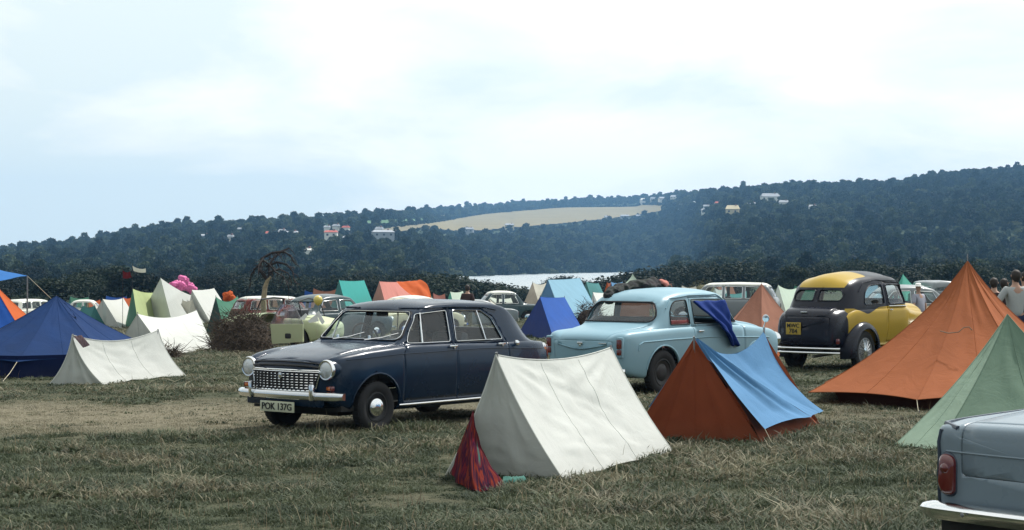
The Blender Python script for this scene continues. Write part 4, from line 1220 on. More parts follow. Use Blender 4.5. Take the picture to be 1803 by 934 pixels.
# ---- the old black and yellow saloon
def old_saloon():
    root = thing('vintage_car', 'rounded vintage saloon painted black and yellow, seen from behind', 'car', (4.86, 30.0, 0), R(50))
    body_m = NT('two_tone_paint'); t = body_m; oc = t.objco()
    at_ = t.node('ShaderNodeAttribute', attribute_name='mask')
    m_ = t.math('GREATER_THAN', at_.outputs['Fac'], 0.0)
    c = t.mix(m_, (.40, .265, .03), (.0025, .004, .013))
    c = t.mix(t.math('MULTIPLY', t.noise(2.5, 5, .6, oc), .018), c, (.2, .18, .13))
    body_m = t.done(t.bsdf(c, t.math('ADD', t.math('MULTIPLY', t.noise(3, 4, .6, oc), .2), .22), Coat_Weight=.06, Coat_Roughness=.1, Specular_IOR_Level=.24))
    black = paint('black_gloss_paint', (.0025, .004, .013), .22, .012, .7)
    yellow = paint('yellow_paint', (.40, .265, .03), .35, .05, .4)
    d = dict(sm=.08, rs=.10, rr=.19, crown=.06, side=(.10, .02), gp=1.5,
        zb=[(.05, .42), (.3, .38), (3.9, .38)],
        deck=[(.05, .80), (.2, .92), (.45, 1.0), (2.3, 1.02), (2.6, .98), (3.7, .90), (3.85, .80)],
        top=[(.05, .82), (.12, .95), (.20, 1.08), (.28, 1.18), (.37, 1.34), (.50, 1.46), (.80, 1.545), (1.4, 1.59), (1.9, 1.585), (2.2, 1.54), (2.34, 1.46), (2.48, 1.14), (2.58, 1.08), (3.2, 1.05), (3.7, 1.02), (3.85, .95)],
        w=[(.05, .56), (.2, .63), (.6, .675), (1.2, .69), (2.2, .69), (2.5, .60), (3.1, .42), (3.85, .28)],
        wg=[(.05, .50), (.4, .60), (.8, .645), (1.3, .655), (2.2, .655), (2.5, .5), (3.1, .3), (3.85, .15)],
        wr=[(.05, .42), (.4, .53), (.8, .57), (1.3, .585), (2.2, .56), (2.5, .42), (3.1, .22), (3.85, .1)])
    s = Shell(.05, 3.85, d, ds=.06, r0=.10, r1=.06, bow0=.12, bow1=.02, rake0=.10)
    rq = rounded([(.80, 1.09), (.86, 1.28), (1.06, 1.41), (1.46, 1.425), (1.46, 1.09)], [.05, .14, .12, .05, .05], 5)
    dw = rounded([(1.60, 1.09), (1.60, 1.425), (2.16, 1.41), (2.26, 1.09)], .06)
    bwl = rounded([(.04, 1.155), (.04, 1.335), (.40, 1.335), (.46, 1.25), (.44, 1.155)], [.03, .03, .07, .05, .05], 4)
    bwr = [(-a, b) for a, b in bwl][::-1]
    ws = rounded([(-.42, 1.17), (-.38, 1.42), (.38, 1.42), (.42, 1.17)], .05)
    dr = [(1.53, .45), (1.53, 1.46), (2.22, 1.44), (2.36, 1.05), (2.36, .45)]
    # paint line: positive = black
    def mask(v):
        x, y, z = v
        q = -1.0
        side_band = min(z - (1.03 + .05 * min(1, max(0, (x - .9) / 1.2))), 1)        # above the waist line
        dip = z - (.93 + abs(x - .86) * .28)                                       # the drop behind the rear side window
        band = max(side_band, dip if x < 1.5 else -1)
        roof_cut = max(abs(y) - .44, x - 1.25, 1.375 - z)        # yellow middle of the roof
        if z > 1.10 or x > .3: q = min(band, roof_cut)
        tail = (.30 - x) if z < 1.16 - abs(y) * .1 else -1
        return max(q, min(tail, 1.12 - z))
    for ax in 'RL':
        s.cut(rq, ax, 1); s.cut(dw, ax, 1)
    s.cut(bwl, 'B', 1, .9); s.cut(bwr, 'B', 1, .9); s.cut(ws, 'F', 1, 2.0)
    s.panel(dr, 'R', 2, gap=.008); s.panel(dr, 'L', 3, gap=.008)
    s.extract(0, 'body', body_m, root, fn=mask)
    for k, ax in ((2, 'R'), (3, 'L')):
        o = s.extract(k, 'door', body_m, root, fn=mask); sg = -1 if ax == 'R' else 1
        c = s.ray(ax, 1.62, .99, .02); MB().box(c, (.10, .02, .02), bev=.006).build('handle', M['chrome'], o)
        s.trim('waist_strip', [(1.60, 1.055), (2.28, 1.05)], ax, M['chrome'], root, .009, .004)
    # bulging boot
    db = dict(sm=.06, rs=.16, rr=.05, crown=.03, side=(.03, .02), zb=[(-.12, .40), (.5, .40)], deck=[(-.12, .88), (0, .97), (.5, 1.05)], top=[(-.12, .93), (0, 1.02), (.5, 1.08)],
              w=[(-.12, .54), (0, .585), (.5, .61)], wg=[(-.12, .44), (.5, .48)], wr=[(-.12, .42), (.5, .44)])
    b = Shell(-.12, .5, db, ds=.06, r0=.09, r1=.03, bow0=.07, bow1=0, rake0=.10)
    b.panel(rounded([(-.46, .46), (-.46, .90), (.46, .90), (.46, .46)], .08), 'B', 2, .3)
    b.extract(0, 'boot', black, root); bl = b.extract(2, 'boot_lid', black, root)
    c = b.ray('B', .02, .965, .012); MB().box(c, (.03, .12, .022), bev=.007).build('handle', M['chrome'], root)
    c = b.ray('B', .17, .70, .02)
    pl = MB().box(c, (.014, .28, .20), bev=.004).build('number_plate', M['plate_yellow'], root)
    text_mesh('MWC', .095, M['ink'], 'lettering', pl, c + Vector((-.010, 0, .045)), (R(90), 0, R(-90)))
    text_mesh('784', .105, M['ink'], 'lettering', pl, c + Vector((-.010, 0, -.045)), (R(90), 0, R(-90)))
    for ax in 'RL':
        g = s.pane('window', inset(rq, -.006), ax, M['glass'], root); s.trim('window_frame', rq, ax, black, g, .009, .003, True, .04)
        g = s.pane('window', inset(dw, -.006), ax, M['glass'], root); s.trim('window_frame', dw, ax, black, g, .009, .003, True, .04)
        s.trim('gutter', [(.70, 1.30), (.90, 1.45), (1.3, 1.495), (2.1, 1.48), (2.30, 1.36)], ax, black, root, .009, .006)
    for w_ in (bwl, bwr):
        g = s.pane('rear_window', inset(w_, -.008), 'B', M['glass'], root); s.trim('rear_window_frame', w_, 'B', black, g, .009, .003, True, .04)
    g = s.pane('windscreen', inset(ws, -.008), 'F', M['glass'], root)
    for sg in (-1, 1):
        m = fender(MB(), .72, .34, .49, .36, .52, .755, -12, 196, sg, 0, .12); m.build('mudguard', black, root)
        m = fender(MB(), 3.15, .34, .50, .36, .36, .73, -10, 190, sg, .1, .35); m.build('mudguard', black, root)
        wheel(root, .72, .64 * sg, .335, sg, .225, 'spoke', M['pole'], .13); wheel(root, 3.15, .62 * sg, .335, sg, .225, 'spoke', M['pole'], .13)
        MB().box((1.95, .66 * sg, .36), (1.6, .16, .04), bev=.012).build('running_board', black, root)
        m = MB().lathe([(.001, -.12), (.06, -.10), (.10, -.03), (.11, .03), (.10, .045)], (3.45, .50 * sg, .93), 'X', 22).build('headlamp', yellow, root)
        MB().lathe([(.10, .045), (.06, .06), (.001, .065)], (3.45, .50 * sg, .93), 'X', 22).build('lens', M['lens'], m)
        MB().box((-.02, .60 * sg, .50), (.05, .05, .09), bev=.015).build('tail_lamp', M['redlens'], root)
    for z in (.385, .315):
        m = MB().tube([(-.20 + .08 * abs(a) ** 3, a * .70, z) for a in np.linspace(-1, 1, 15)], .021, 8); m.build('bumper', M['chrome'], root)
    for sg in (-1, 1): MB().box((-.1, .3 * sg, .35), (.22, .04, .03)).build('bumper_bracket', M['black'], root)
    MB().tube([(.0, -.12, .24), (.6, -.12, .26), (1.2, -.1, .3)], .022, 8).build('exhaust_pipe', M['pole'], root)
    MB().box((1.9, 0, .36), (3.6, 1.0, .08)).build('chassis', M['under'], root)
    MB().tube([(.72, -.6, .30), (.72, .6, .30)], .04, 8).build('rear_axle', M['under'], root)
    m = MB().tube([(.55, .60, .90), (.50, .72, 1.02)], .01, 6)
    seat(root, 1.0, 0, .62, 1.0, M['vinyl'], 'rear_seat')
    for sg in (-1, 1): seat(root, 1.75, .27 * sg, .60, .42, M['vinyl'], 'front_seat')
    return s, root
sh_old, old = old_saloon()

# ---- grey-blue saloon cut by the right edge: tail only in view, whole car built
def grey_saloon():
    root = thing('saloon_car', 'grey blue saloon at the bottom right corner showing its red tail lamp', 'car', (2.65, 8.98, 0), R(42))
    pm = paint('grey_blue_paint', (.17, .22, .26), .26, .06, .7)
    edge = paint('dark_edge_paint', (.035, .05, .075), .3, .05, .6)
    d = dict(sm=.05, rs=.05, rr=.10, crown=.03, side=(.06, .02), gp=1.2,
        zb=[(0, .40), (.3, .26), (3.7, .26), (4.1, .38)],
        deck=[(0, .905), (.3, .925), (1.1, .94), (3.0, .93), (3.9, .86), (4.1, .80)],
        top=[(0, .902), (.08, .922), (.5, .95), (1.0, .975), (1.1, 1.0), (1.35, 1.32), (1.6, 1.42), (2.2, 1.46), (2.6, 1.42), (2.95, 1.02), (3.1, .98), (4.0, .84), (4.1, .78)],
        w=[(0, .71), (.3, .745), (1, .77), (3.2, .77), (4.1, .68)],
        wg=[(0, .60), (.9, .64), (1.2, .68), (2.9, .68), (3.1, .58), (4.1, .5)],
        wr=[(0, .56), (.9, .58), (1.3, .57), (2.7, .57), (3.1, .5), (4.1, .42)])
    s = Shell(0, 4.1, d, ds=.05, r0=.05, r1=.10, bow0=.06, bow1=.1, rake0=.0)
    q1 = rounded([(1.38, .97), (1.52, 1.33), (1.98, 1.36), (1.98, .97)], .04); q2 = rounded([(2.08, .97), (2.08, 1.36), (2.52, 1.34), (2.86, .97)], .04)
    ws = rounded([(-.58, 1.05), (-.49, 1.34), (.49, 1.34), (.58, 1.05)], .06); bw = rounded([(-.56, 1.05), (-.49, 1.32), (.49, 1.32), (.56, 1.05)], .07)
    for ax in 'RL':
        s.cut(q1, ax, 1); s.cut(q2, ax, 1); s.cut(circle(.85, .31, .35), ax, 1); s.cut(circle(3.30, .31, .35), ax, 1)
    s.cut(ws, 'F', 1, 2.5); s.cut(bw, 'B', 1, 1.6)
    s.panel([(2.03, .34), (2.03, 1.39), (2.58, 1.38), (2.92, .97), (2.92, .34)], 'R', 2); s.panel([(2.03, .34), (2.03, 1.39), (2.58, 1.38), (2.92, .97), (2.92, .34)], 'L', 3)
    s.panel(rounded([(-.52, .655), (-.52, .96), (.52, .96), (.52, .655)], [.03, .01, .01, .03]), 'B', 4, .3, gap=.008)
    s.panel(rounded([(-.02, -.52), (-.02, .52), (.88, .52), (.88, -.52)], [.01, .01, .05, .05]), 'T', 5, .8, gap=.008)
    s.extract(0, 'body', pm, root); s.extract(2, 'door', pm, root); s.extract(3, 'door', pm, root)
    s.extract(4, 'boot_lid', pm, root); s.extract(5, 'boot_top', pm, root)
    MB().box((2.0, 0, .32), (3.4, 1.3, .06)).build('floor', M['under'], root)
    MB().box((.85, 0, .55), (.70, .9, .4)).build('boot_floor', M['under'], root)
    for ax in 'RL':
        for w_ in (q1, q2):
            g = s.pane('window', inset(w_, -.006), ax, M['glass'], root); s.trim('window_frame', w_, ax, M['chrome'], g, .007, .003, True, .05)
        s.trim('fin_edge', [(.05, .895), (.12, .906), (.6, .917), (1.1, .925), (1.32, .98)], ax, edge, root, .014, .004)
        s.trim('corner_edge', [(.055, .885), (.045, .75), (.05, .60), (.07, .47)], ax, edge, root, .012, .002)
    g = s.pane('rear_window', inset(bw, -.01), 'B', M['glass'], root); s.trim('rear_window_seal', bw, 'B', M['rubber'], g, .012, .003, True)
    g = s.pane('windscreen', inset(ws, -.01), 'F', M['glass'], root)
    s.trim('tail_crease', [(-.62, .775), (.62, .775)], 'B', pm, root, .006, .0, step=.08)
    for sg in (-1, 1):
        h = s.ray('B', .60 * sg, .655, 0)
        V = MB()
        ov = rounded([(h.y - .05, .555), (h.y - .052, .75), (h.y + .040, .77), (h.y + .052, .60), (h.y + .02, .548)], .045, 5)
        def slab(poly, x0, x1, sh=0):
            n = len(poly); v = []
            for xx, q in ((x0, 1.0), (x1 + .012, 1.0), (x1, .93), (x1 - .012, .72)):
                cy = sum(p[0] for p in poly) / n; cz = sum(p[1] for p in poly) / n
                v += [(xx, cy + (p[0] - cy) * q, cz + (p[1] - cz) * q) for p in poly]
            f = [(k * n + i, k * n + (i + 1) % n, (k + 1) * n + (i + 1) % n, (k + 1) * n + i) for k in range(3) for i in range(n)]
            f.append(tuple(3 * n + i for i in range(n))); return v, f
        MB().add(*slab(inset(ov, -.012), h.x + .03, h.x - .012)).build('lamp_bezel', edge, root)
        o = MB().add(*slab(ov, h.x, h.x - .035)).build('tail_lamp', M['redlens'], root)
        MB().lathe([(.001, -.058), (.02, -.054), (.028, -.045), (.032, -.02)], (h.x, h.y, .69), 'X', 18).build('reflector', M['redlens'], o)
        for xx in (.85, 3.30): wheel(root, xx, .66 * sg, .31, sg, .19, 'cap', pm)
    n = 41; V = []; cs = [(.02, -.045), (-.02, -.040), (-.042, -.01), (-.045, .016), (-.02, .040), (.03, .046)]
    for a in np.linspace(-1, 1, n):
        x = -.07 + .05 * a * a + 1.3 * max(0, abs(a) - .86) ** 1.7; tp = 1 - .5 * max(0, abs(a) - .9) * 10 * .6
        for cx, cz in cs: V.append((x + cx, a * .745, .47 + cz * tp))
    k = len(cs); Fc = [(i * k + j, i * k + (j + 1) % k, (i + 1) * k + (j + 1) % k, (i + 1) * k + j) for i in range(n - 1) for j in range(k)] + [tuple(range(k)), tuple((n - 1) * k + j for j in range(k))]
    bp = MB().add(V, Fc).build('bumper', M['chrome'], root)
    for y in (.42, -.42): MB().lathe([(.001, -.006), (.010, -.004), (.012, 0)], (-.118, y, .475), 'X', 12).build('bolt', M['pole'], bp)
    MB().tube([(4.16 - .1 * abs(a) ** 3, a * .74, .46) for a in np.linspace(-1, 1, 11)], .045, 8).build('bumper', M['chrome'], root)
    MB().box((.03, 0, .40), (.08, 1.25, .10), bev=.02).build('valance', M['under'], root)
    seat(root, 1.35, 0, .55, 1.1, M['vinyl'], 'rear_seat'); seat(root, 2.3, .3, .55, .46, M['vinyl'], 'front_seat'); seat(root, 2.3, -.3, .55, .46, M['vinyl'], 'front_seat')
    return s, root
grey_saloon()

# ---- simpler cars of the middle distance: one builder, proportions per car
def far_car(name, label, x, y, psi, paintm, L=4.0, H=1.42, kind='saloon', roofm=None, group=None, zoff=None):
    if zoff is None: zoff = camp(x + 1.9 * math.cos(R(psi)), y + 1.9 * math.sin(R(psi)))
    root = thing(name, label, 'car' if kind != 'van' else 'van', (x, y, zoff), R(psi), group)
    sc = L / 4.0
    if kind == 'saloon':
        top = [(0, .80), (.15, .86), (.8, .92), (.95, .98), (1.3, H - .08), (1.6, H - .01), (2.1, H), (2.45, H - .05), (2.85, .98), (3.0, .93), (3.9, .80), (4.0, .72)]
        q = [[(1.22, .95), (1.38, H - .15), (1.86, H - .12), (1.86, .95)], [(1.96, .95), (1.96, H - .12), (2.38, H - .13), (2.68, .95)]]
        bx = 1.6
    elif kind == 'estate':
        top = [(0, .80), (.05, .95), (.12, 1.05), (.30, H - .10), (.5, H - .02), (1.4, H), (2.4, H - .03), (2.55, H - .09), (2.9, .98), (3.0, .93), (3.9, .80), (4.0, .72)]
        q = [[(.42, .95), (.52, H - .15), (1.1, H - .12), (1.1, .95)], [(1.2, .95), (1.2, H - .12), (1.8, H - .12), (1.8, .95)], [(1.9, .95), (1.9, H - .12), (2.38, H - .14), (2.7, .95)]]
        bx = .6
    else:
        top = [(0, .90), (.04, 1.1), (.10, H - .15), (.25, H - .03), (1.5, H), (3.4, H - .02), (3.62, H - .10), (3.82, 1.15), (3.92, 1.0), (4.0, .85)]
        q = [[(.5, 1.15), (.5, H - .25), (1.3, H - .25), (1.3, 1.15)], [(1.55, 1.15), (1.55, H - .25), (2.35, H - .25), (2.35, 1.15)], [(2.6, 1.15), (2.6, H - .25), (3.35, H - .25), (3.5, 1.15)]]
        bx = .6
    dk = .90 if kind != 'van' else 1.08
    d = dict(sm=.05, rs=.06, rr=.09, crown=.04, side=(.05, .03), zb=[(0, .36), (.4, .24), (3.7, .24), (4, .36)], deck=[(0, dk - .1), (.3, dk - .02), (3.0, dk), (3.8, dk - .12 if kind != 'van' else dk - .02), (4.0, dk - .2)], top=top,
             w=[(0, .70), (.4, .76), (3.4, .76), (4.0, .66)], wg=[(0, .62), (1, .66), (2.9, .66), (4, .55)], wr=[(0, .55), (1, .57), (2.6, .57), (4, .48)])
    s = Shell(0, 4.0, d, ds=.12, r0=.06, r1=.08, bow0=.05, bow1=.08)
    z0, z1 = (.99, H - .16) if kind != 'van' else (1.2, H - .28)
    ws = rounded([(-.56, z0), (-.49, z1), (.49, z1), (.56, z0)], .05, 2)
    q = [rounded(p, .03, 2) for p in q]
    for ax in 'RL':
        for p in q: s.cut(p, ax, 1)
        s.cut(circle(.80, .30, .34, 14), ax, 1); s.cut(circle(3.25, .30, .34, 14), ax, 1)
    s.cut(ws, 'F', 1, 2.3); s.cut(ws, 'B', 1, bx)
    if roofm is not None:
        for f in s.bm.faces:
            if f[s.lay] == 0 and f.calc_center_median().z > H - .085: f[s.lay] = 2
        s.extract(2, 'roof', roofm, root, thick=.02)
    s.extract(0, 'body', paintm, root, thick=.02)
    for ax in 'RL':
        for p in q:
            g = s.pane('window', inset(p, -.006), ax, M['glass'], root, rings=2); s.trim('window_frame', p, ax, M['chrome'], g, .009, .003, True, .15)
    s.pane('windscreen', inset(ws, -.01), 'F', M['glass'], root, rings=2); s.pane('rear_window', inset(ws, -.01), 'B', M['glass'], root, rings=2)
    MB().box((2, 0, .29), (3.4, 1.3, .06)).build('floor', M['under'], root)
    for sg in (-1, 1):
        for xx in (.80, 3.25): 
            m = MB().lathe([(.18, -.07 * sg), (.29, -.07 * sg), (.30, 0), (.29, .07 * sg), (.18, .07 * sg)], (0, 0, 0), 'Y', 20); w_ = m.build('wheel', M['rubber'], root); w_.location = (xx, .66 * sg, .30)
            MB().lathe([(.18, .05 * sg), (.12, .06 * sg), (.11, .08 * sg), (.001, .09 * sg)], (0, 0, 0), 'Y', 16).build('hub_cap', M['chrome'], w_)
        h = s.ray('F', .55 * sg, .66); MB().lathe([(.09, -.04), (.095, .02), (.07, .035), (.001, .045)], h, 'X', 16).build('headlamp', M['lens'], root)
        h = s.ray('B', .60 * sg, .68); MB().box(h, (.05, .09, .16), bev=.015).build('tail_lamp', M['redlens'], root)
    for xf in (-.06, 4.06): MB().tube([(xf + (.1 if xf < 1 else -.1) * abs(a) ** 4, a * .74, .45) for a in np.linspace(-1, 1, 9)], .045, 6).build('bumper', M['chrome'], root)
    seat(root, 1.2 if kind == 'saloon' else 1.0, 0, .5, 1.1, M['vinyl'], 'rear_seat'); seat(root, 2.1, .3, .5, .46, M['vinyl'], 'front_seat'); seat(root, 2.1, -.3, .5, .46, M['vinyl'], 'front_seat')
    root.scale = (sc, 1, 1)
    return s, root
p_dark = paint('slate_paint', (.035, .06, .07), .25, .04, .7)
p_white = paint('off_white_paint', (.60, .60, .54), .35, .05, .3)
p_cream = paint('cream_paint', (.55, .50, .34), .4, .06, .3)
p_grey = paint('mid_grey_paint', (.22, .24, .25), .3, .05, .5)
p_maroon = paint('maroon_paint', (.16, .025, .02), .35, .05, .5)
p_lgreen = paint('pale_green_paint', (.42, .46, .28), .4, .06, .3)
def at_z(px, y): return (px - 901.5) / F * y

# ------------------------------------------------------------------ tents
def coons(e0, e1, e2, e3, nu, nv, disp=None):
    """e0 bottom (u at v=0), e2 top (v=1), e3 left (u=0), e1 right (u=1); each a function t->Vector"""
    V = []
    for j in range(nv + 1):
        v = j / nv
        for i in range(nu + 1):
            u = i / nu
            p = e0(u) * (1 - v) + e2(u) * v + e3(v) * (1 - u) + e1(v) * u \
                - (e0(0) * (1 - u) * (1 - v) + e0(1) * u * (1 - v) + e2(0) * (1 - u) * v + e2(1) * u * v)
            V.append(p)
    if disp:
        W = []
        for j in range(nv + 1):
            for i in range(nu + 1):
                k = j * (nu + 1) + i; a = V[min(k + 1, j * (nu + 1) + nu)] - V[max(k - 1, j * (nu + 1))]
                b = V[min(j + 1, nv) * (nu + 1) + i] - V[max(j - 1, 0) * (nu + 1) + i]
                n = a.cross(b); n = n.normalized() if n.length > 1e-9 else Vector((0, 0, 1))
                W.append(V[k] + n * disp(i / nu, j / nv))
        V = W
    Fc = [(j * (nu + 1) + i, j * (nu + 1) + i + 1, (j + 1) * (nu + 1) + i + 1, (j + 1) * (nu + 1) + i) for j in range(nv) for i in range(nu)]
    return V, Fc
def edge(a, b, sag=(0, 0, 0), jit=0.0, sd=0.0):
    a, b, sg = Vector(a), Vector(b), Vector(sag)
    def f(t):
        p = a.lerp(b, t) + sg * (4 * t * (1 - t))
        if jit: 
            w = min(1, 8 * t * (1 - t)); p += Vector((noise.noise(Vector((t * 7, sd, 0))), noise.noise(Vector((t * 7, sd, 5))), .6 * noise.noise(Vector((t * 9, sd, 9))))) * jit * w
        return p
    return f
def wrinkles(sd, amp, fu=5.0, fv=2.0, fan=1.0):
    """tension folds running from the peaks to the pegs plus slack dimples"""
    def f(u, v):
        w = sstep(3.2 * min(u, 1 - u) + .05) * min(1, 5 * min(v, 1 - v) + .05)
        a = noise.noise(Vector((u * fu + v * 2.2, v * fv, sd))); b = noise.noise(Vector((u * fu * 3 - v * 3, v * fv * 2.4, sd + 5)))
        c = abs(noise.noise(Vector(((u + v) * 9, (u - v) * 1.6, sd + 9))))
        d = noise.noise(Vector((u * 4, v * 15 + u * 3, sd + 2))) * max(0, 1 - v * 2.2)        # slack folds low on the panel
        r0 = math.atan2(1.02 - v, u + .02); r1 = math.atan2(1.02 - v, 1.02 - u)              # pulls fanning out of both top corners
        k0 = math.exp(-((1 - v) ** 2 + u * u) * 7); k1 = math.exp(-((1 - v) ** 2 + (1 - u) ** 2) * 7)
        return amp * w * (a * .9 + b * .5 - c * .8 + d * .9 + fan * (.8 * k0 * math.sin(r0 * 17) + .8 * k1 * math.sin(r1 * 17 + 1)))
    return f
class Tent:
    def __init__(s, label, base, cat='tent', name='tent', group=None):
        s.base = Vector((base[0], base[1], camp(base[0], base[1]))); s.root = thing(name, label, cat, s.base, 0, group); s.k = 0; s.sd = random.uniform(0, 90)
    def loc(s, v): return Vector(v) - s.base
    def quad(s, name, A, B, C, D, mat, sb=(0, 0, 0), sr=(0, 0, 0), st=(0, 0, 0), sl=(0, 0, 0), nu=22, nv=18, amp=.012, jit=.0, hem=None, hem_r=.006, parent=None, seams=()):
        """A,B bottom left/right; C,D top right/left"""
        s.k += 1; q = s.sd + s.k * 3.1
        e0, e1, e2, e3 = edge(A, B, sb, jit, q), edge(B, C, sr), edge(D, C, st), edge(A, D, sl)
        V, Fc = coons(e0, e1, e2, e3, nu, nv, wrinkles(q, amp, fan=1.0 if (Vector(C) - Vector(D)).length > .1 else 0.0) if amp else None)
        m = MB().add([s.loc(v) for v in V], Fc); o = m.build(name, mat, parent or s.root, sharp=None, merge=True)
        for su in seams:
            i = int(round(su * nu)); col_ = [V[j * (nu + 1) + i] for j in range(nv + 1)]
            if (col_[0] - col_[-1]).length > .1: MB().tube([s.loc(v) for v in col_[:-1]], .0045, 5).build('seam', mat, o)
        if hem:
            h = MB()
            for c, e in zip('brtl', (e0, e1, e2, e3)):
                if c in hem: h.tube([s.loc(e(t)) for t in np.linspace(0, 1, 13)], hem_r, 5)
            h.build('hem', mat, o)
        return o
    def pole(s, top, foot=None, r=.012, over=.05, mat=None):
        top = Vector(top); foot = Vector(foot) if foot is not None else Vector((top.x, top.y, s.base.z))
        d = (top - foot).normalized()
        MB().tube([s.loc(foot - Vector((0, 0, .03))), s.loc(top + d * over)], r, 6).build('pole', mat or M['pole'], s.root)
    def guy(s, a, b, r=.004):
        a, b = Vector(a), Vector(b); m = MB().tube([s.loc(a), s.loc(a.lerp(b, .5) - Vector((0, 0, .02))), s.loc(b)], r, 4); o = m.build('guy_rope', M['rope'], s.root)
        MB().tube([s.loc(b + Vector((0, 0, -.12))), s.loc(b + (b - a).normalized() * .03 + Vector((0, 0, .06)))], .009, 5).build('peg', M['pole'], o)
def ridge_tent(label, FL, FR, RR, FP, RP, roofm, endm=None, wallm=None, RL=None, sag=.06, side=.04, eave=0.0, amp=.012, nu=22, nv=18, jit=.02, poles=True, guys=True, end_open=False, group=None, over=.05, wall_in=.03):
    FL, FR, RR, FP, RP = map(Vector, (FL, FR, RR, FP, RP)); RL = Vector(RL) if RL is not None else FL + RR - FR
    endm = endm or roofm; wallm = wallm or endm
    c = (FL + FR + RR + RL) / 4; T = Tent(label, c, group=group)
    up = Vector((0, 0, eave)); inward = lambda a, b: ((c - (a + b) / 2) * Vector((1, 1, 0))).normalized()
    dn = Vector((0, 0, -sag))
    def w(p): return p + (c - p).normalized() * wall_in if eave else p
    ax = (RP - FP).normalized()
    es = lambda g, p: Vector((p.x - g.x, p.y - g.y, -.3 * p.z)).normalized() * side * .7
    for (a, b, pf, pr) in ((FR, RR, FP, RP), (RL, FL, RP, FP)):
        i = inward(a, b)
        T.quad('roof_panel', a + up, b + up, pr, pf, roofm, sb=i * side + Vector((0, 0, .02)), st=dn, sr=es(b, pr), sl=es(a, pf), nu=nu, nv=nv, amp=amp, jit=0 if eave else jit, hem='bt' + 'rl', seams=(.34, .67) if nu > 20 else ())
        if eave: T.quad('wall_panel', w(a), w(b), b + up, a + up, wallm, nu=nu, nv=4, amp=amp * .6, jit=jit)
    for (a, b, pk) in ((FL, FR, FP), (RR, RL, RP)):
        i = inward(a, b)
        T.quad('end_panel', w(a), w(b), (b + up) if False else pk, pk, endm, sb=i * side * .5 + Vector((0, 0, .01)), sr=es(b, pk), sl=es(a, pk), nu=max(8, nu // 2), nv=nv, amp=amp * .8, jit=jit)
    if poles:
        for pk in (FP, RP):
            ic = Vector((c.x - pk.x, c.y - pk.y, 0)).normalized()
            T.pole(pk + ic * .015, Vector((pk.x, pk.y, c.z)) + ic * .30, over=over)
    if guys:
        T.guy(FP, Vector((FP.x, FP.y, 0)) - Vector((ax.x, ax.y, 0)).normalized() * FP.z * .8); T.guy(RP, Vector((RP.x, RP.y, 0)) + Vector((ax.x, ax.y, 0)).normalized() * RP.z * .8)
    return T
def px_ridge(label, FL, FR, RR, FP, RP, roofm, endm=None, RL=None, **k):
    """corners as photo pixels on the field, peaks as photo pixels over the middle of each end"""
    a, b, c = G(*FL), G(*FR), G(*RR); d = G(*RL) if RL else a + c - b
    f = P(*FP, (a.y + b.y) / 2); r = P(*RP, (c.y + d.y) / 2)
    return ridge_tent(label, a, b, c, f, r, roofm, endm, RL=d, **k)
def pyramid(label, ctr, H, corners, mats, eave=0.0, wallm=None, conc=.10, amp=.015, nu=16, nv=18, over=.08, wall_in=.25, lift=.03, group=None, cuts=(), wall_skip=()):
    z0 = camp(ctr[0], ctr[1]); ctr = Vector((ctr[0], ctr[1], z0)); T = Tent(label, ctr, group=group); pk = ctr + Vector((0, 0, H)); n = len(corners)
    cs = [Vector((c[0], c[1], z0)) for c in corners]; up = Vector((0, 0, eave))
    def sv(c):  # seams hang hollow between peak and peg
        m = (c + pk) / 2; return Vector((ctr.x - c.x, ctr.y - c.y, -H * .55)).normalized() * conc * (c - ctr).length
    for k in range(n):
        a, b = cs[k], cs[(k + 1) % n]; i = (ctr - (a + b) / 2); i.z = 0
        T.quad('roof_panel', a + up, b + up, pk, pk, mats[k % len(mats)], sb=i.normalized() * .05 * (a - b).length + Vector((0, 0, lift)), sr=sv(b), sl=sv(a), nu=nu, nv=nv, amp=amp, hem='lb', hem_r=.005, seams=(.5,) if nu > 17 else ())
        if eave and wallm and k not in wall_skip:
            wa, wb = a.lerp(ctr, wall_in), b.lerp(ctr, wall_in); tz = up + Vector((0, 0, min(.09, eave * .6))); ta, tb = a.lerp(ctr, wall_in * .7) + tz, b.lerp(ctr, wall_in * .7) + tz
            T.quad('wall_panel', wa, wb, tb, ta, wallm, nu=nu, nv=4, amp=.015, jit=.02)
    T.pole(pk, r=.007, over=over)
    return T, pk

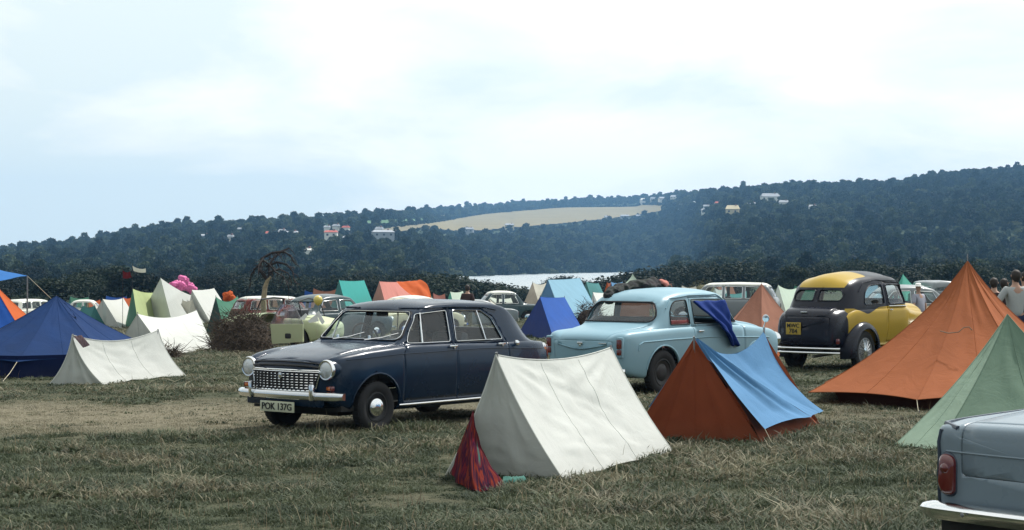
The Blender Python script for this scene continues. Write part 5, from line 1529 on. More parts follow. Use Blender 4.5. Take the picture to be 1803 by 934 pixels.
CAN = dict(
 white=canvas('white_canvas', (.74, .755, .72), .36, .3, .06), grey=canvas('grey_and_shaded_white_canvas', (.50, .52, .49), .2, .3, .08),  # grey also puts shade into the colour of white tents' end panels
 off=canvas('off_white_canvas', (.60, .58, .50), .2, .35, .08),
 orange=canvas('orange_canvas', (.36, .115, .045), .2, .2, .10), rust=canvas('rust_canvas', (.25, .060, .025), .14, .25, .12),
 brightor=canvas('bright_orange_nylon', (.60, .13, .035), .3, .1, .10), salmon=canvas('salmon_canvas', (.40, .19, .13), .25, .2, .08),
 pinks=canvas('pink_salmon_canvas', (.60, .24, .20), .25, .15, .1),
 skyblue=canvas('sky_blue_nylon', (.10, .24, .43), .15, .12, .10), paleblue=canvas('pale_blue_canvas', (.20, .37, .48), .2, .2, .08),
 royal=canvas('royal_blue_canvas', (.015, .085, .36), .2, .15, .12), royald=canvas('deep_blue_canvas', (.008, .035, .20), .15, .15, .12),
 navy=canvas('navy_canvas', (.002, .026, .105), .10, .12, .2), navyw=canvas('navy_wall_and_shade_canvas', (.003, .010, .055), .05, .15, .15),
 sage=canvas('sage_green_canvas', (.19, .28, .21), .3, .15, .08), sagel=canvas('light_sage_canvas', (.32, .43, .33), .3, .15, .08),
 lime=canvas('lime_canvas', (.42, .50, .24), .25, .15, .08), green=canvas('green_canvas', (.06, .20, .13), .2, .15, .1),
 turq=canvas('turquoise_canvas', (.045, .36, .33), .25, .12, .08), teal=canvas('teal_canvas', (.06, .22, .22), .2, .2, .1), mint=canvas('mint_nylon', (.11, .46, .36), .25, .1, .08),
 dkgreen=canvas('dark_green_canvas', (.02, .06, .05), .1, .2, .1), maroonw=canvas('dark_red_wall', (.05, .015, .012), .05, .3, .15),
 gwhite=canvas('pale_mint_canvas', (.50, .60, .50), .2, .2, .08), awning=canvas('awning_blue', (.04, .18, .50), .35, .05, .08), yellow=canvas('yellow_canvas', (.55, .36, .07), .25, .2, .1))
# A: white tent in the centre foreground
A = px_ridge('white canvas ridge tent in the centre foreground with a tie-dyed cloth at its corner', (785, 836), (995, 849), (1188, 799), (873, 625), (1076, 612), CAN['white'], CAN['grey'],
             sag=.075, side=.05, amp=.022, nu=46, nv=40, jit=.03, guys=False, over=.02)
fl, fr = G(785, 836), G(995, 849)
A.guy(fr + Vector((0, 0, .03)), fr + Vector((.03, -.10, 0)), .006)
# cloth: patchwork of streaked colours hung over the front left corner
t = NT('tie_dye_cloth'); oc = t.node('ShaderNodeAttribute', attribute_name='st').outputs['Vector']; mp_ = t.node('ShaderNodeMapping'); mp_.inputs['Rotation'].default_value = (0, 0, R(8)); mp_.inputs['Scale'].default_value = (6.0, 1.3, 1); t.link(oc, mp_.inputs[0])
stk = t.noise(1.0, 3, .6, mp_.outputs[0], .5)
c1 = t.ramp(stk, [(.28, (.006, .003, .015)), (.38, (.11, .008, .012)), (.44, (.02, .003, .02)), (.50, (.15, .022, .010)), (.55, (.008, .005, .02)), (.60, (.09, .01, .012)), (.66, (.012, .11, .10)), (.72, (.12, .014, .012))])
TIE = t.done(t.bsdf(c1, .95, Specular_IOR_Level=.05))
pk = P(873, 625, (fl.y + fr.y) / 2); tp = fl.lerp(pk, .52)
off = Vector((-.02, -.07, 0))
cl_base = fl.copy(); root = thing('tie_dye_cloth', 'streaky red, purple and turquoise cloth hung on the white tent corner', 'cloth', (cl_base.x, cl_base.y, 0))
q = lambda v: Vector(v) - Vector((cl_base.x, cl_base.y, 0))
bm_, br_ = G(834, 867), G(896, 857)
nf = Vector((0, -.045, .02)); L0 = fl + Vector((.035, -.03, .02))
e0 = edge(q(L0), q(br_ + Vector((0, -.02, .01))), q(bm_ + Vector((0, 0, .012))) - (q(L0) + q(br_)) / 2, .03, 3)
tpp = tp + nf + Vector((.012, 0, 0))
V, Fc = coons(e0, edge(q(br_), q(tpp), (-.055, .01, -.02)), edge(q(tpp + Vector((-.008, 0, 0))), q(tpp + Vector((.008, 0, .005)))), edge(q(L0), q(tpp), (.0, -.01, 0)), 34, 30,
              lambda u, v: .010 * math.sin(u * 30 + 3 * noise.noise(Vector((u * 3, v * 3, 0)))) * (1 - v) ** 1.2 + .012 * noise.noise(Vector((u * 5, v * 5, 2))))
me = mesh_of('cloth_sheet', V, Fc, sharp=None)
at_ = me.attributes.new('st', 'FLOAT_VECTOR', 'POINT'); at_.data.foreach_set('vector', [c for jv in range(31) for iu in range(35) for c in (iu / 34 * (1.25 - .25 * jv / 30), jv / 30, 0)])
link('cloth_sheet', me, TIE, root)
tq = canvas('turquoise_rag', (.07, .20, .17), .2, .1, .2)
g0 = G(920, 854)
V, Fc = coons(edge(q(br_) + Vector((-.06, 0, .01)), q(g0) + Vector((.03, 0, .01))), edge(q(g0) + Vector((.03, 0, .01)), q(g0) + Vector((0, .10, .05))), edge(q(br_) + Vector((-.05, .10, .06)), q(g0) + Vector((0, .10, .05))), edge(q(br_) + Vector((-.06, 0, .01)), q(br_) + Vector((-.05, .10, .06))), 12, 8,
              lambda u, v: .02 * noise.noise(Vector((u * 6, v * 5, 8))) + .03 * math.sin(v * 3.1))
MB().add(V, Fc).build('cloth_corner', tq, root, sharp=None)

# B: orange tent with blue flysheet
b_fl, b_fr, b_rr = G(1108, 777), G(1343, 785), G(1449, 755); b_rl = b_fl + b_rr - b_fr
c = (b_fl + b_fr + b_rr + b_rl) / 4
fp = P(1222, 598, (b_fl.y + b_fr.y) / 2); rp = P(1345, 587, (b_rr.y + b_rl.y) / 2)
B = Tent('rust orange ridge tent with a loose sky blue flysheet', c); B.sd = 11
B.quad('end_panel', b_fl, b_fr, fp, fp, CAN['rust'], sb=(0, .04, 0), nu=26, nv=28, amp=.014, jit=.02, hem='rl', seams=(.25, .5, .73))
B.quad('end_panel', b_rr, b_rl, rp, rp, CAN['rust'], nu=12, nv=14, amp=.01, jit=.02)
lo = Vector((0, 0, -.06)); B.quad('roof_panel', b_fr, b_rr, rp + lo, fp + lo, CAN['rust'], st=(0, 0, -.26), sr=(-.06, .02, -.02), sl=(.05, -.03, .0), nu=20, nv=16, amp=.02, jit=.03)
B.quad('roof_panel', b_rl, b_fl, fp + lo, rp + lo, CAN['rust'], st=(0, 0, -.30), nu=20, nv=16, amp=.02, jit=.03)
B.pole(fp, b_fl.lerp(b_fr, .5) + Vector((.06, .14, 0)), over=.03); B.pole(rp, b_rl.lerp(b_rr, .5) - Vector((.06, .14, 0)), over=.06)
o1 = Vector((.05, -.03, 0))
fe = P(1347, 756, b_fr.y - .06); me_ = P(1428, 735, b_rr.y - .45); re = P(1450, 724, b_rr.y + .02)
fp2, rp2 = fp + Vector((.03, -.02, .015)), rp + Vector((.0, 0, .02))
mid = fp2.lerp(rp2, .42) + Vector((0, 0, -.14))
def fd1(u, v):
    k = min(1, 5 * v + .2) * min(1, 6 * (1 - v))
    return k * (-.05 * math.sin(math.pi * u) - .028 * math.exp(-((u - .86) / .06) ** 2) + .022 * math.exp(-((u - .70) / .05) ** 2) - .014 * math.exp(-((u - .55) / .05) ** 2)) + .006 * noise.noise(Vector((u * 9, v * 4, 1)))
def fd2(u, v): return -.035 * math.sin(math.pi * u) * min(1, 4 * (1 - v)) + .010 * noise.noise(Vector((u * 5, v * 4, 3))) - .012 * math.exp(-((u - .78 + .2 * v) / .05) ** 2)
seam_in = Vector((.01, .015, -.06))
V, Fc = coons(edge(fe, me_, (0, 0, .035)), edge(me_, fp2, seam_in * .3), edge(fp2, fp2), edge(fe, fp2, (-.02, 0, -.015)), 30, 34, fd1)
MB().add([B.loc(v) for v in V], Fc).build('flysheet', CAN['skyblue'], B.root, sharp=None, merge=True)
V, Fc = coons(edge(me_, re, (0, 0, .03)), edge(re, rp2, (-.07, 0, -.06)), edge(fp2, rp2, (0, 0, -.20)), edge(me_, fp2, seam_in * .3), 30, 34, fd2)
MB().add([B.loc(v) for v in V], Fc).build('flysheet', CAN['skyblue'], B.root, sharp=None, merge=True)
back = c + (c - (fe + re) / 2); back.z = .3
bfe, bre = b_fl.lerp(fp, .30) + Vector((.0, .05, .03)), b_rl.lerp(rp, .30) + Vector((-.05, .05, .03))
V, Fc = coons(edge(bre, bfe), edge(bfe, fp2 + Vector((0, .03, 0))), edge(rp2, fp2 + Vector((0, .03, 0)), (0, 0, -.20)), edge(bre, rp2), 20, 16)
MB().add([B.loc(v) for v in V], Fc).build('flysheet', CAN['skyblue'], B.root, sharp=None, merge=True)
B.guy(fe, G(1368, 790)); 

# C: big orange bell tent
cc = [(3.72, 22.8), (4.80, 21.55), (6.45, 21.75), (7.75, 23.0), (7.6, 25.0), (5.9, 25.8), (4.25, 24.7)]
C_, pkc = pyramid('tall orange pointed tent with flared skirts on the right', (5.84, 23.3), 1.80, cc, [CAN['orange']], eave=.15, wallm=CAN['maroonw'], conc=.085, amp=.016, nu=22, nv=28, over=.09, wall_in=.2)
# loose cord across the panels
m = MB().tube([C_.loc(P(x, y, 22.35)) for x, y in ((1655, 583), (1670, 587), (1688, 585), (1697, 577), (1706, 576), (1712, 582))], .006, 4); m.build('cord', M['wood'], C_.root)
C_.guy(Vector((4.80, 21.55, .15)), Vector((4.76, 21.25, 0)))
# D: sage green tent at right
dd = [(3.62, 17.35), (3.93, 16.95), (5.9, 16.3), (6.3, 18.6), (4.7, 19.0)]
pyramid('pale sage green tent behind the grey blue car at right', (4.88, 17.9), 1.26, dd, [CAN['sagel'], CAN['sage'], CAN['sage'], CAN['sage'], CAN['sagel']], conc=.05, amp=.014, nu=20, nv=26, over=.0)
# E: blue bell tent left
ee = [(-7.6, 27.9), (-6.35, 28.7), (-5.75, 30.4), (-6.8, 31.9), (-8.6, 31.9), (-9.5, 30.3), (-9.0, 28.4)]
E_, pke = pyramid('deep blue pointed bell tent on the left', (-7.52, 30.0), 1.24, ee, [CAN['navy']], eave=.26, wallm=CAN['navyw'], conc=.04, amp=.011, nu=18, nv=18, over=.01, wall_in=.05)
E_.guy(Vector((-7.6, 27.9, .26)), Vector((-7.65, 27.3, 0)), .006)
# F: small white tent in front of it
Ft = px_ridge('small white saddle backed tent in front of the blue bell tent', (84, 680), (182, 678), (328, 662), (127, 590), (279, 581), CAN['white'], CAN['grey'], sag=.13, side=.09, amp=.014, nu=30, nv=24, jit=.05, guys=False, over=.01)
# striped towel over its front peak
a, b = P(133, 592, 26.25), P(152, 610, 26.15)
tw = thing('striped_towel', 'small purple and brown striped towel on the small white tent peak', 'towel', (a.x, a.y, 0))
t = NT('towel_stripes'); wv = t.node('ShaderNodeTexWave', Scale=9.0); t.link(t.objco(), wv.inputs[0])
TW = t.done(t.bsdf(t.ramp(wv.outputs['Fac'], [(.3, (.08, .04, .05)), (.5, (.25, .2, .28)), (.7, (.10, .06, .05))]), .9))
V, Fc = coons(edge(b + Vector((-.05, 0, -.02)), b + Vector((.05, 0, .02))), edge(b + Vector((.05, 0, .02)), a + Vector((.08, .02, .02))), edge(a + Vector((-.03, 0, 0)), a + Vector((.08, .02, .02))), edge(b + Vector((-.05, 0, -.02)), a + Vector((-.03, 0, 0))), 8, 8, lambda u, v: .008 * noise.noise(Vector((u * 4, v * 4, 0))) - .01)
MB().add([v - Vector((a.x, a.y, 0)) for v in V], Fc).build('towel_cloth', TW, tw, sharp=None)
# G..: tents behind, left
px_ridge('low white tent with a deeply sagging ridge just behind the small white one', (208, 606), (298, 629), (379, 617), (242, 553), (346, 547), CAN['white'], CAN['grey'], sag=.15, side=.1, amp=.016, jit=.03, guys=False)
px_ridge('large grey white tent with a tall front peak under the pink bedding', (240, 572), (308, 585), (374, 566), (283, 490), (336, 520), CAN['grey'], CAN['grey'], sag=.10, side=.12, amp=.02, jit=.03, guys=False)
px_ridge('grey white ridge tent between the blue bell tent and the lime tent', (154, 571), (214, 581), (243, 568), (181, 527), (217, 525), CAN['white'], CAN['grey'], sag=.10, side=.08, amp=.016, jit=.04, guys=False, nu=14, nv=12)
px_ridge('lime green ridge tent with a pale roof', (220, 576), (246, 585), (294, 575), (234, 509), (278, 514), CAN['lime'], CAN['green'], sag=.12, side=.1, nu=14, nv=12, guys=False)
px_ridge('cream white ridge tent right of the pink bedding', (328, 567), (372, 570), (414, 565), (338, 511), (377, 508), CAN['white'], CAN['grey'], sag=.06, side=.05, nu=14, nv=12, guys=False)
px_ridge('small dark green tent beside the brushwood heap', (362, 588), (398, 591), (442, 580), (380, 523), (418, 522), CAN['green'], CAN['dkgreen'], sag=.22, side=.05, nu=14, nv=12, guys=False)
px_ridge('turquoise ridge tent left of centre', (570, 580), (622, 585), (672, 574), (597, 494), (641, 494), CAN['turq'], CAN['teal'], sag=.04, side=.04, nu=16, nv=14, guys=False)
px_ridge('pink salmon tent under the orange sheet', (638, 578), (692, 582), (764, 570), (668, 496), (722, 495), CAN['pinks'], CAN['pinks'], sag=.05, side=.04, nu=16, nv=14, guys=False)
px_ridge('royal blue ridge tent standing between the navy and pale blue cars', (911, 591), (976, 600), (1027, 583), (951, 523), (994, 524), CAN['royal'], CAN['royald'], sag=.02, side=.03, nu=18, nv=16, guys=False)
px_ridge('light blue ridge tent behind the royal blue one', (934, 570), (992, 575), (1056, 566), (965, 493), (1021, 490), CAN['paleblue'], CAN['skyblue'], wallm=CAN['navyw'], eave=.22, sag=.02, side=.03, nu=18, nv=16, guys=False)  # dark walls: the shadow under the raised eaves, put in as colour
px_ridge('low patched off white tent behind the roof of the navy car', (848, 571), (893, 577), (930, 560), (858, 522), (911, 521), CAN['off'], CAN['off'], sag=.16, side=.10, amp=.03, jit=.06, nu=16, nv=14, guys=False)
px_ridge('small pale mint tent beside the standing man', (776, 565), (806, 568), (828, 561), (793, 514), (815, 513), CAN['gwhite'], CAN['mint'], sag=.08, side=.05, nu=10, nv=10, guys=False)
# salmon pyramid tent between the cars
sx = at_z(1341, 50); cs = [(sx + 1.35 * math.cos(R(a)), 50 + 1.35 * math.sin(R(a))) for a in (262, 330, 30, 90, 150, 205)]
pyramid('salmon pink pyramid tent between the pale blue and yellow cars', (sx, 50), 1.46, cs, [CAN['salmon']], conc=.03, nu=14, nv=14, over=.05)
px_ridge('teal green ridge tent left of the salmon pyramid', (1252, 556), (1290, 560), (1330, 551), (1278, 517), (1316, 512), CAN['teal'], CAN['teal'], sag=.10, side=.05, nu=12, nv=12, guys=False)
px_ridge('off white tent peeking out behind the windscreen of the pale blue car', (1236, 562), (1262, 566), (1292, 557), (1254, 522), (1270, 520), CAN['white'], CAN['white'], sag=.05, side=.05, nu=10, nv=10, guys=False)
px_ridge('pale white tent showing right of the salmon pyramid', (1350, 559), (1388, 562), (1422, 556), (1370, 502), (1402, 508), CAN['gwhite'], CAN['white'], sag=.12, side=.05, nu=12, nv=12, guys=False)
px_ridge('small blue tent right of the light blue one', (1064, 549), (1090, 551), (1110, 547), (1076, 497), (1096, 497), CAN['skyblue'], CAN['skyblue'], nu=8, nv=8, guys=False)
px_ridge('teal tent just right of the light blue ridge tent', (1018, 549), (1050, 552), (1077, 547), (1032, 496), (1054, 499), CAN['teal'], CAN['teal'], sag=.05, nu=8, nv=8, guys=False)
px_ridge('little burnt orange tent among blue ones above the pale blue car', (1053, 551), (1086, 552), (1093, 548), (1069, 497), (1075, 498), CAN['rust'], CAN['brightor'], nu=8, nv=8, guys=False)
px_ridge('pale tent low behind the rear window of the pale blue car', (1038, 558), (1064, 561), (1102, 554), (1044, 515), (1082, 513), CAN['white'], CAN['white'], nu=8, nv=8, guys=False)
sx = at_z(1114, 70); cs = [(sx + .92 * math.cos(R(a)), 70 + .9 * math.sin(R(a))) for a in (225, 315, 45, 135)]
pyramid('pale canopy tent with orange walls above the clothes on the pale blue car', (sx, 70), 1.85, cs, [CAN['gwhite']], eave=1.3, wallm=CAN['salmon'], conc=.12, nu=8, nv=8, over=.05, wall_in=.08)
# turquoise awning tent right of the yellow car
px_ridge('turquoise green tent with a propped flap right of the yellow car', (1556, 556), (1586, 560), (1634, 551), (1590, 483), (1617, 512), CAN['mint'], CAN['mint'], sag=.04, side=.06, nu=14, nv=14, guys=False)
# left edge
lx = at_z(-12, 38); cs = [(lx + 1.75 * math.cos(R(a)), 38 + 1.6 * math.sin(R(a))) for a in (252, 318, 20, 90, 160, 205)]
pyramid('bright orange and blue tent cut by the left edge', (lx, 38), 1.55, cs, [CAN['royal'], CAN['brightor'], CAN['brightor'], CAN['royal']], conc=.03, nu=14, nv=14, over=.02)
# small far tents in rows, each told apart by colour and neighbour
FT = [
 (140, 522, 564, 1.9, 'green', 'small sea green tent right of the blue bell tent peak', 'teal'),
 (166, 527, 565, 1.3, 'brightor', 'tiny orange tent left of the grey white ridge tent', 'yellow'),
 (125, 531, 567, 1.6, 'paleblue', 'tiny light blue tent at the shoulder of the blue bell tent', 'paleblue'),
 (205, 521, 557, 2.0, 'royal', 'small blue tent behind the grey white ridge tent', 'royal'),
 (224, 523, 557, 1.4, 'brightor', 'tiny orange tent left of the lime green tent', 'brightor'),
 (156, 538, 576, 1.7, 'teal', 'low teal tent just right of the blue bell tent', 'teal'),
 (468, 522, 573, 1.6, 'salmon', 'salmon windbreak tent right of the dead tree trunk', 'pinks'),
 (572, 508, 569, 1.8, 'salmon', 'salmon tent left of the turquoise ridge tent', 'salmon'),
 (553, 511, 566, 1.6, 'royal', 'little blue tent behind the slate car roof', 'royal'),
 (773, 516, 566, 1.3, 'pinks', 'little pink red tent left of the pale mint one', 'maroonw'),
 (700, 515, 569, 1.5, 'mint', 'pale green tent in front of the pink salmon one', 'gwhite'),
 (1268, 507, 551, 1.6, 'white', 'small white tent left of the open backed estate car', 'white'),
 (1276, 499, 549, 1.8, 'salmon', 'small salmon tent beside the open backed estate car', 'salmon'),
 (1213, 503, 547, 1.5, 'off', 'off white tent beyond the roof of the pale blue car', 'off'),
 (950, 497, 547, 2.2, 'off', 'beige canvas tent left of the light blue ridge tent', 'off'),
 (1165, 498, 547, 1.6, 'salmon', 'salmon orange tent right of the clothes on the car roof', 'salmon'),
 (1418, 503, 547, 1.7, 'green', 'green tent beyond the yellow car on its left', 'green'),
 (1530, 500, 547, 1.9, 'paleblue', 'pale blue tent hidden behind the yellow car', 'paleblue'),
 (330, 527, 574, 1.5, 'off', 'beige tent behind the large grey white one', 'off'),
 (750, 521, 568, 1.2, 'gwhite', 'tiny pale tent right of the orange sheet', 'white'),
]
for (px, top, bot, w, mk, lab, mk2) in FT:
    g = G(px, bot); H = (bot - top) * g.y / F; a = R(random.choice((25, 40, 55, 130)) + random.uniform(-8, 8)); dx, dy = math.cos(a), math.sin(a)
    w *= .8; L = w * 1.25; nrm = Vector((dy, -dx, 0)) * w * .42; ax = Vector((dx, dy, 0)) * L * .5
    f, r = g - ax * .8, g + ax * .8
    ridge_tent(lab, g - ax - nrm, g - ax + nrm, g + ax + nrm, f + Vector((0, 0, H)), r + Vector((0, 0, H * .97)), CAN[mk], CAN[mk2], nu=8, nv=8, guys=False, sag=H * .08, amp=.02)
# blue awning at the top left with its pole
aw = thing('awning', 'bright blue awning on a thin pole at the left edge', 'awning', (at_z(0, 40), 40, 0))
ab = Vector((at_z(0, 40), 40, 0)); tip = P(48, 486, 40)
tl_, bl_ = P(-75, 452, 41), P(-60, 512, 38.4)
V, Fc = coons(edge(bl_ - ab, tip - ab, (0, 0, .03)), edge(tip - ab, tip - ab + Vector((0, .02, 0))), edge(tl_ - ab, tip - ab + Vector((0, .02, 0)), (0, 0, -.04)), edge(bl_ - ab, tl_ - ab, (0, 0, .05)), 16, 10, lambda u, v: .02 * noise.noise(Vector((u * 4, v * 3, 0))))
MB().add(V, Fc).build('awning_sheet', CAN['awning'], aw, sharp=None)
MB().tube([Vector((tip.x, tip.y, camp(tip.x, tip.y) - .1)) - ab, tip - ab], .018, 6).build('pole', M['pole'], aw)
MB().tube([tl_ - ab, Vector((tl_.x, tl_.y, camp(tl_.x, tl_.y) - .1)) - ab], .018, 6).build('pole', M['pole'], aw)
MB().tube([tip - ab, tip - ab + Vector((.55, -.1, -.50))], .006, 4).build('guy_rope', M['rope'], aw)

# ------------------------------------------------------------------ vehicles of the middle distance
def put(px, y): return (px - 901.5) / F * y, y
far_car('saloon_car', 'dark slate saloon behind the open green car, yellow balloon before it', *put(474, 48), 50, p_dark, 4.1, 1.36)
far_car('estate_car', 'white estate car seen under the blue awning at the left edge', *put(14, 98), 62, p_white, 4.0, 1.42, 'estate')
far_car('saloon_car', 'white saloon hidden behind the blue bell tent peak, only its roof showing', *put(92, 106), 4, p_white, 3.9, 1.40)
far_car('saloon_car', 'maroon car with a white roof beside the dead tree trunk', *put(412, 68), 30, p_maroon, 3.8, 1.42, 'estate', roofm=p_white)
far_car('saloon_car', 'cream saloon with a white roof in front of the pink salmon tent', *put(655, 58), 50, p_cream, 3.8, 1.38, 'saloon', roofm=p_white)
far_car('saloon_car', 'dark saloon with an off white roof in front of the water', *put(956, 84), 192, p_dark, 4.2, 1.50, 'saloon', roofm=p_white)
far_car('estate_car', 'grey estate car with a white roof left of the salmon pyramid tent', *put(1372, 66), 165, p_grey, 4.2, 1.50, 'estate', roofm=p_white)
far_car('saloon_car', 'grey saloon partly hidden by the tall orange tent', *put(1720, 47), 188, p_grey, 4.1, 1.40)
far_car('van', 'pale grey van in the distance left of the tall orange tent peak', *put(1668, 80), 97, p_grey, 3.4, 1.62, 'van')
far_car('saloon_car', 'grey saloon beyond the low off white patched tent', *put(905, 78), 200, p_grey, 3.8, 1.25)

# pale green open car with its door swung out
ox, oy = put(590, 42.0); oz = camp(ox, oy)
oc_ = thing('open_car', 'pale green open topped car with its door swung open behind the brushwood', 'car', (ox, oy, oz), R(158))
d = dict(sm=.05, rs=.10, rr=.05, crown=.05, side=(.06, .03), zb=[(0, .34), (.4, .26), (3.2, .26), (3.6, .36)], deck=[(0, .68), (.4, .80), (2.3, .84), (3.2, .76), (3.6, .62)],
         top=[(0, .66), (.3, .80), (.7, .86), (2.3, .90), (2.9, .88), (3.4, .78), (3.6, .66)], w=[(0, .62), (.5, .72), (2.6, .72), (3.6, .56)], wg=[(0, .45), (3.6, .40)], wr=[(0, .4), (3.6, .36)])
s = Shell(0, 3.6, d, ds=.09, r0=.08, r1=.10, bow0=.08, bow1=.12)
s.cut(rounded([(.75, -.56), (.75, .56), (2.18, .56), (2.18, -.56)], .08), 'T', 1, .6)
for ax in 'RL': s.cut(circle(.75, .30, .34, 16), ax, 1); s.cut(circle(2.95, .30, .34, 16), ax, 1)
s.panel([(1.25, .34), (1.25, .86), (2.15, .86), (2.15, .34)], 'L', 2)
s.extract(0, 'body', p_lgreen, oc_)
MB().box((1.5, 0, .32), (1.9, 1.2, .06)).build('floor', M['under'], oc_)
seat(oc_, 1.55, .3, .5, .46, M['vinyl']); seat(oc_, 1.55, -.3, .5, .46, M['vinyl'])
MB().tube([(2.25, -.60, .86), (2.05, -.56, 1.26), (2.02, 0, 1.29), (2.05, .56, 1.26), (2.25, .60, .86)], .022, 6).build('windscreen_frame', M['black'], oc_)
MB().add([(2.24, -.58, .88), (2.24, .58, .88), (2.05, .55, 1.25), (2.05, -.55, 1.25)], [(0, 1, 2, 3)]).build('windscreen', M['glass'], oc_)
MB().tube([(.70, -.58, .84), (.85, -.54, 1.22), (.88, 0, 1.28), (.85, .54, 1.22), (.70, .58, .84)], .018, 6).build('hood_hoop', M['black'], oc_)
for sg in (-1, 1):
    for xx in (.75, 2.95):
        w_ = MB().lathe([(.18, -.06 * sg), (.28, -.06 * sg), (.29, 0), (.28, .06 * sg), (.18, .06 * sg)], (0, 0, 0), 'Y', 20).build('wheel', M['rubber'], oc_); w_.location = (xx, .62 * sg, .29)
        MB().lathe([(.18, .04 * sg), (.10, .06 * sg), (.001, .07 * sg)], (0, 0, 0), 'Y', 16).build('hub_cap', M['chrome'], w_)
# the open door, hinged forward
oc_.scale = (.80, .95, .97)
iv = Matrix.Translation((ox, oy, oz)) @ Matrix.Rotation(R(158), 4, 'Z') @ Matrix.Diagonal((.80, .95, .97, 1)); iv = iv.inverted()
dp = lambda x, y, dep: iv @ P(x, y, dep)
D0, D1, D2, D3 = dp(480, 606, 40.9), dp(534, 602, 40.6), dp(534, 571, 40.6), dp(477, 571, 40.9)
n = (D1 - D0).cross(D3 - D0).normalized() * .03
door = MB().add([D0 - n, D1 - n, D2 - n, D3 - n, D0 + n, D1 + n, D2 + n, D3 + n], [(0, 1, 2, 3), (4, 7, 6, 5), (0, 4, 5, 1), (1, 5, 6, 2), (2, 6, 7, 3), (3, 7, 4, 0)]).build('door', p_lgreen, oc_, smooth=False)
A0, A1 = dp(494, 536, 40.8), dp(518, 537, 40.6)
MB().tube([D3, A0, A1, D2], .012, 6).build('window_frame', M['pole'], door)
t = NT('clear_plastic_sheet'); tr = t.node('ShaderNodeBsdfTransparent'); tr.inputs[0].default_value = (.75, .75, .85, 1); df = t.node('ShaderNodeBsdfGlossy', Roughness=.25); df.inputs[0].default_value = (.5, .5, .6, 1)
mx = t.node('ShaderNodeMixShader'); t.link(t.ramp(t.noise(6, 4, .6, t.objco(), 1), [(.35, (.2, .2, .2)), (.7, (.75, .75, .75))]), mx.inputs[0]); t.link(tr.outputs[0], mx.inputs[1]); t.link(df.outputs[0], mx.inputs[2]); PL = t.done(mx)
V, Fc = coons(edge(D3, D2), edge(D2, A1), edge(A0, A1), edge(D3, A0), 10, 10, lambda u, v: .02 * noise.noise(Vector((u * 6, v * 2, 1))))
MB().add(V, Fc).build('plastic_window', PL, door, sharp=None)
MB().box(dp(507, 592, 40.5), (.16, .03, .12), bev=.03, rz=.2).build('door_pocket', M['black'], door)
b_ = P(560, 529, 41.0)
bl = thing('balloon', 'round yellow balloon tied up in front of the slate saloon', 'balloon', (b_.x, b_.y, b_.z - .12))
t = NT('balloon_rubber'); MB().lathe([(.001, -.13), (.012, -.125), (.05, -.10), (.09, -.05), (.105, .01), (.09, .065), (.05, .10), (.001, .112)], (0, 0, .12), 'Z', 24).build('balloon_skin', t.done(t.bsdf((.62, .50, .12), .3, Coat_Weight=.4)), bl)
MB().tube([(0, 0, 0), (.03, 0, -.25), (-.02, 0, -.5), (0, 0, -.95)], .003, 4).build('string', M['rope'], bl)
# white cards and a plate leaning in the open car
for k, (pts_, lab) in enumerate(((((527, 562), (538, 552), (541, 556), (536, 564)), 'white paper bag behind the open door of the green car'), (((541, 566), (558, 553), (561, 566), (545, 569)), 'square white card standing right of the open green door'), (((556, 552), (561, 548), (572, 567), (567, 572)), 'long narrow white board leaning beside the navy car windscreen'))):
    cc_ = [P(x, y, 40.2) for x, y in pts_]; c0 = sum(cc_, Vector()) / 4; n = Vector((0, .02, 0))
    o = MB().add([p - c0 for p in cc_] + [p - c0 + n for p in cc_], [(0, 1, 2, 3), (4, 7, 6, 5), (0, 4, 5, 1), (1, 5, 6, 2), (2, 6, 7, 3), (3, 7, 4, 0)]).build('white_board', M['white'], smooth=False)
    o.location = c0; tag(o, lab, 'board')

# ------------------------------------------------------------------ soft heaps
def heap(name, label, cat, balls, mat, vox=.03, nz=.04, fr=5.0, seed=0, partname=None, k=1.0):
    balls = [(p, tuple(x * k for x in r)) for p, r in balls]
    """balls: (point, radii) merged into one lumpy skin"""
    c0 = sum((Vector(b[0]) for b in balls), Vector()) / len(balls)
    bm = bmesh.new()
    for p, r in balls:
        q = bmesh.ops.create_icosphere(bm, subdivisions=3, radius=1.0)
        for v in q['verts']:
            v.co = Vector((v.co.x * r[0], v.co.y * r[1], v.co.z * r[2])) + Vector(p) - c0
    me = bpy.data.meshes.new(name); bm.to_mesh(me); bm.free()
    tmp = bpy.data.objects.new('tmp', me); COL.objects.link(tmp)
    md = tmp.modifiers.new('r', 'REMESH'); md.mode = 'VOXEL'; md.voxel_size = vox
    me2 = bpy.data.meshes.new_from_object(tmp.evaluated_get(bpy.context.evaluated_depsgraph_get())); bpy.data.objects.remove(tmp)
    me2.name = name
    for v, nn in zip(me2.vertices, [Vector(x.normal) for x in me2.vertices]):
        a = noise.noise(v.co * fr + Vector((seed, 0, 0))); b = abs(noise.noise(v.co * fr * 2.3 + Vector((0, seed, 0))))
        v.co += nn * nz * (a - b * 1.1)
    me2.shade_smooth(); me2.materials.clear()
    if partname:
        root = thing(name, label, cat, c0); link(partname, me2, mat, root); return root
    o = link(name, me2, mat); o.location = c0; return tag(o, label, cat)
pink = canvas('pink_nylon', (.74, .17, .40), .15, .02, .12, .45)
hfp, hrp = P(283, 489, 60), P(336, 520, 60)
hg = (G(240, 572) + G(308, 585)) / 2; hr_ = G(374, 566) + (G(240, 572) - G(308, 585)) / 2
def on_ridge(px, py, k=.0): 
    t_ = (px - 283) / (336 - 283); return P(px, py, hg.y + (hr_.y - hg.y) * t_ - k)
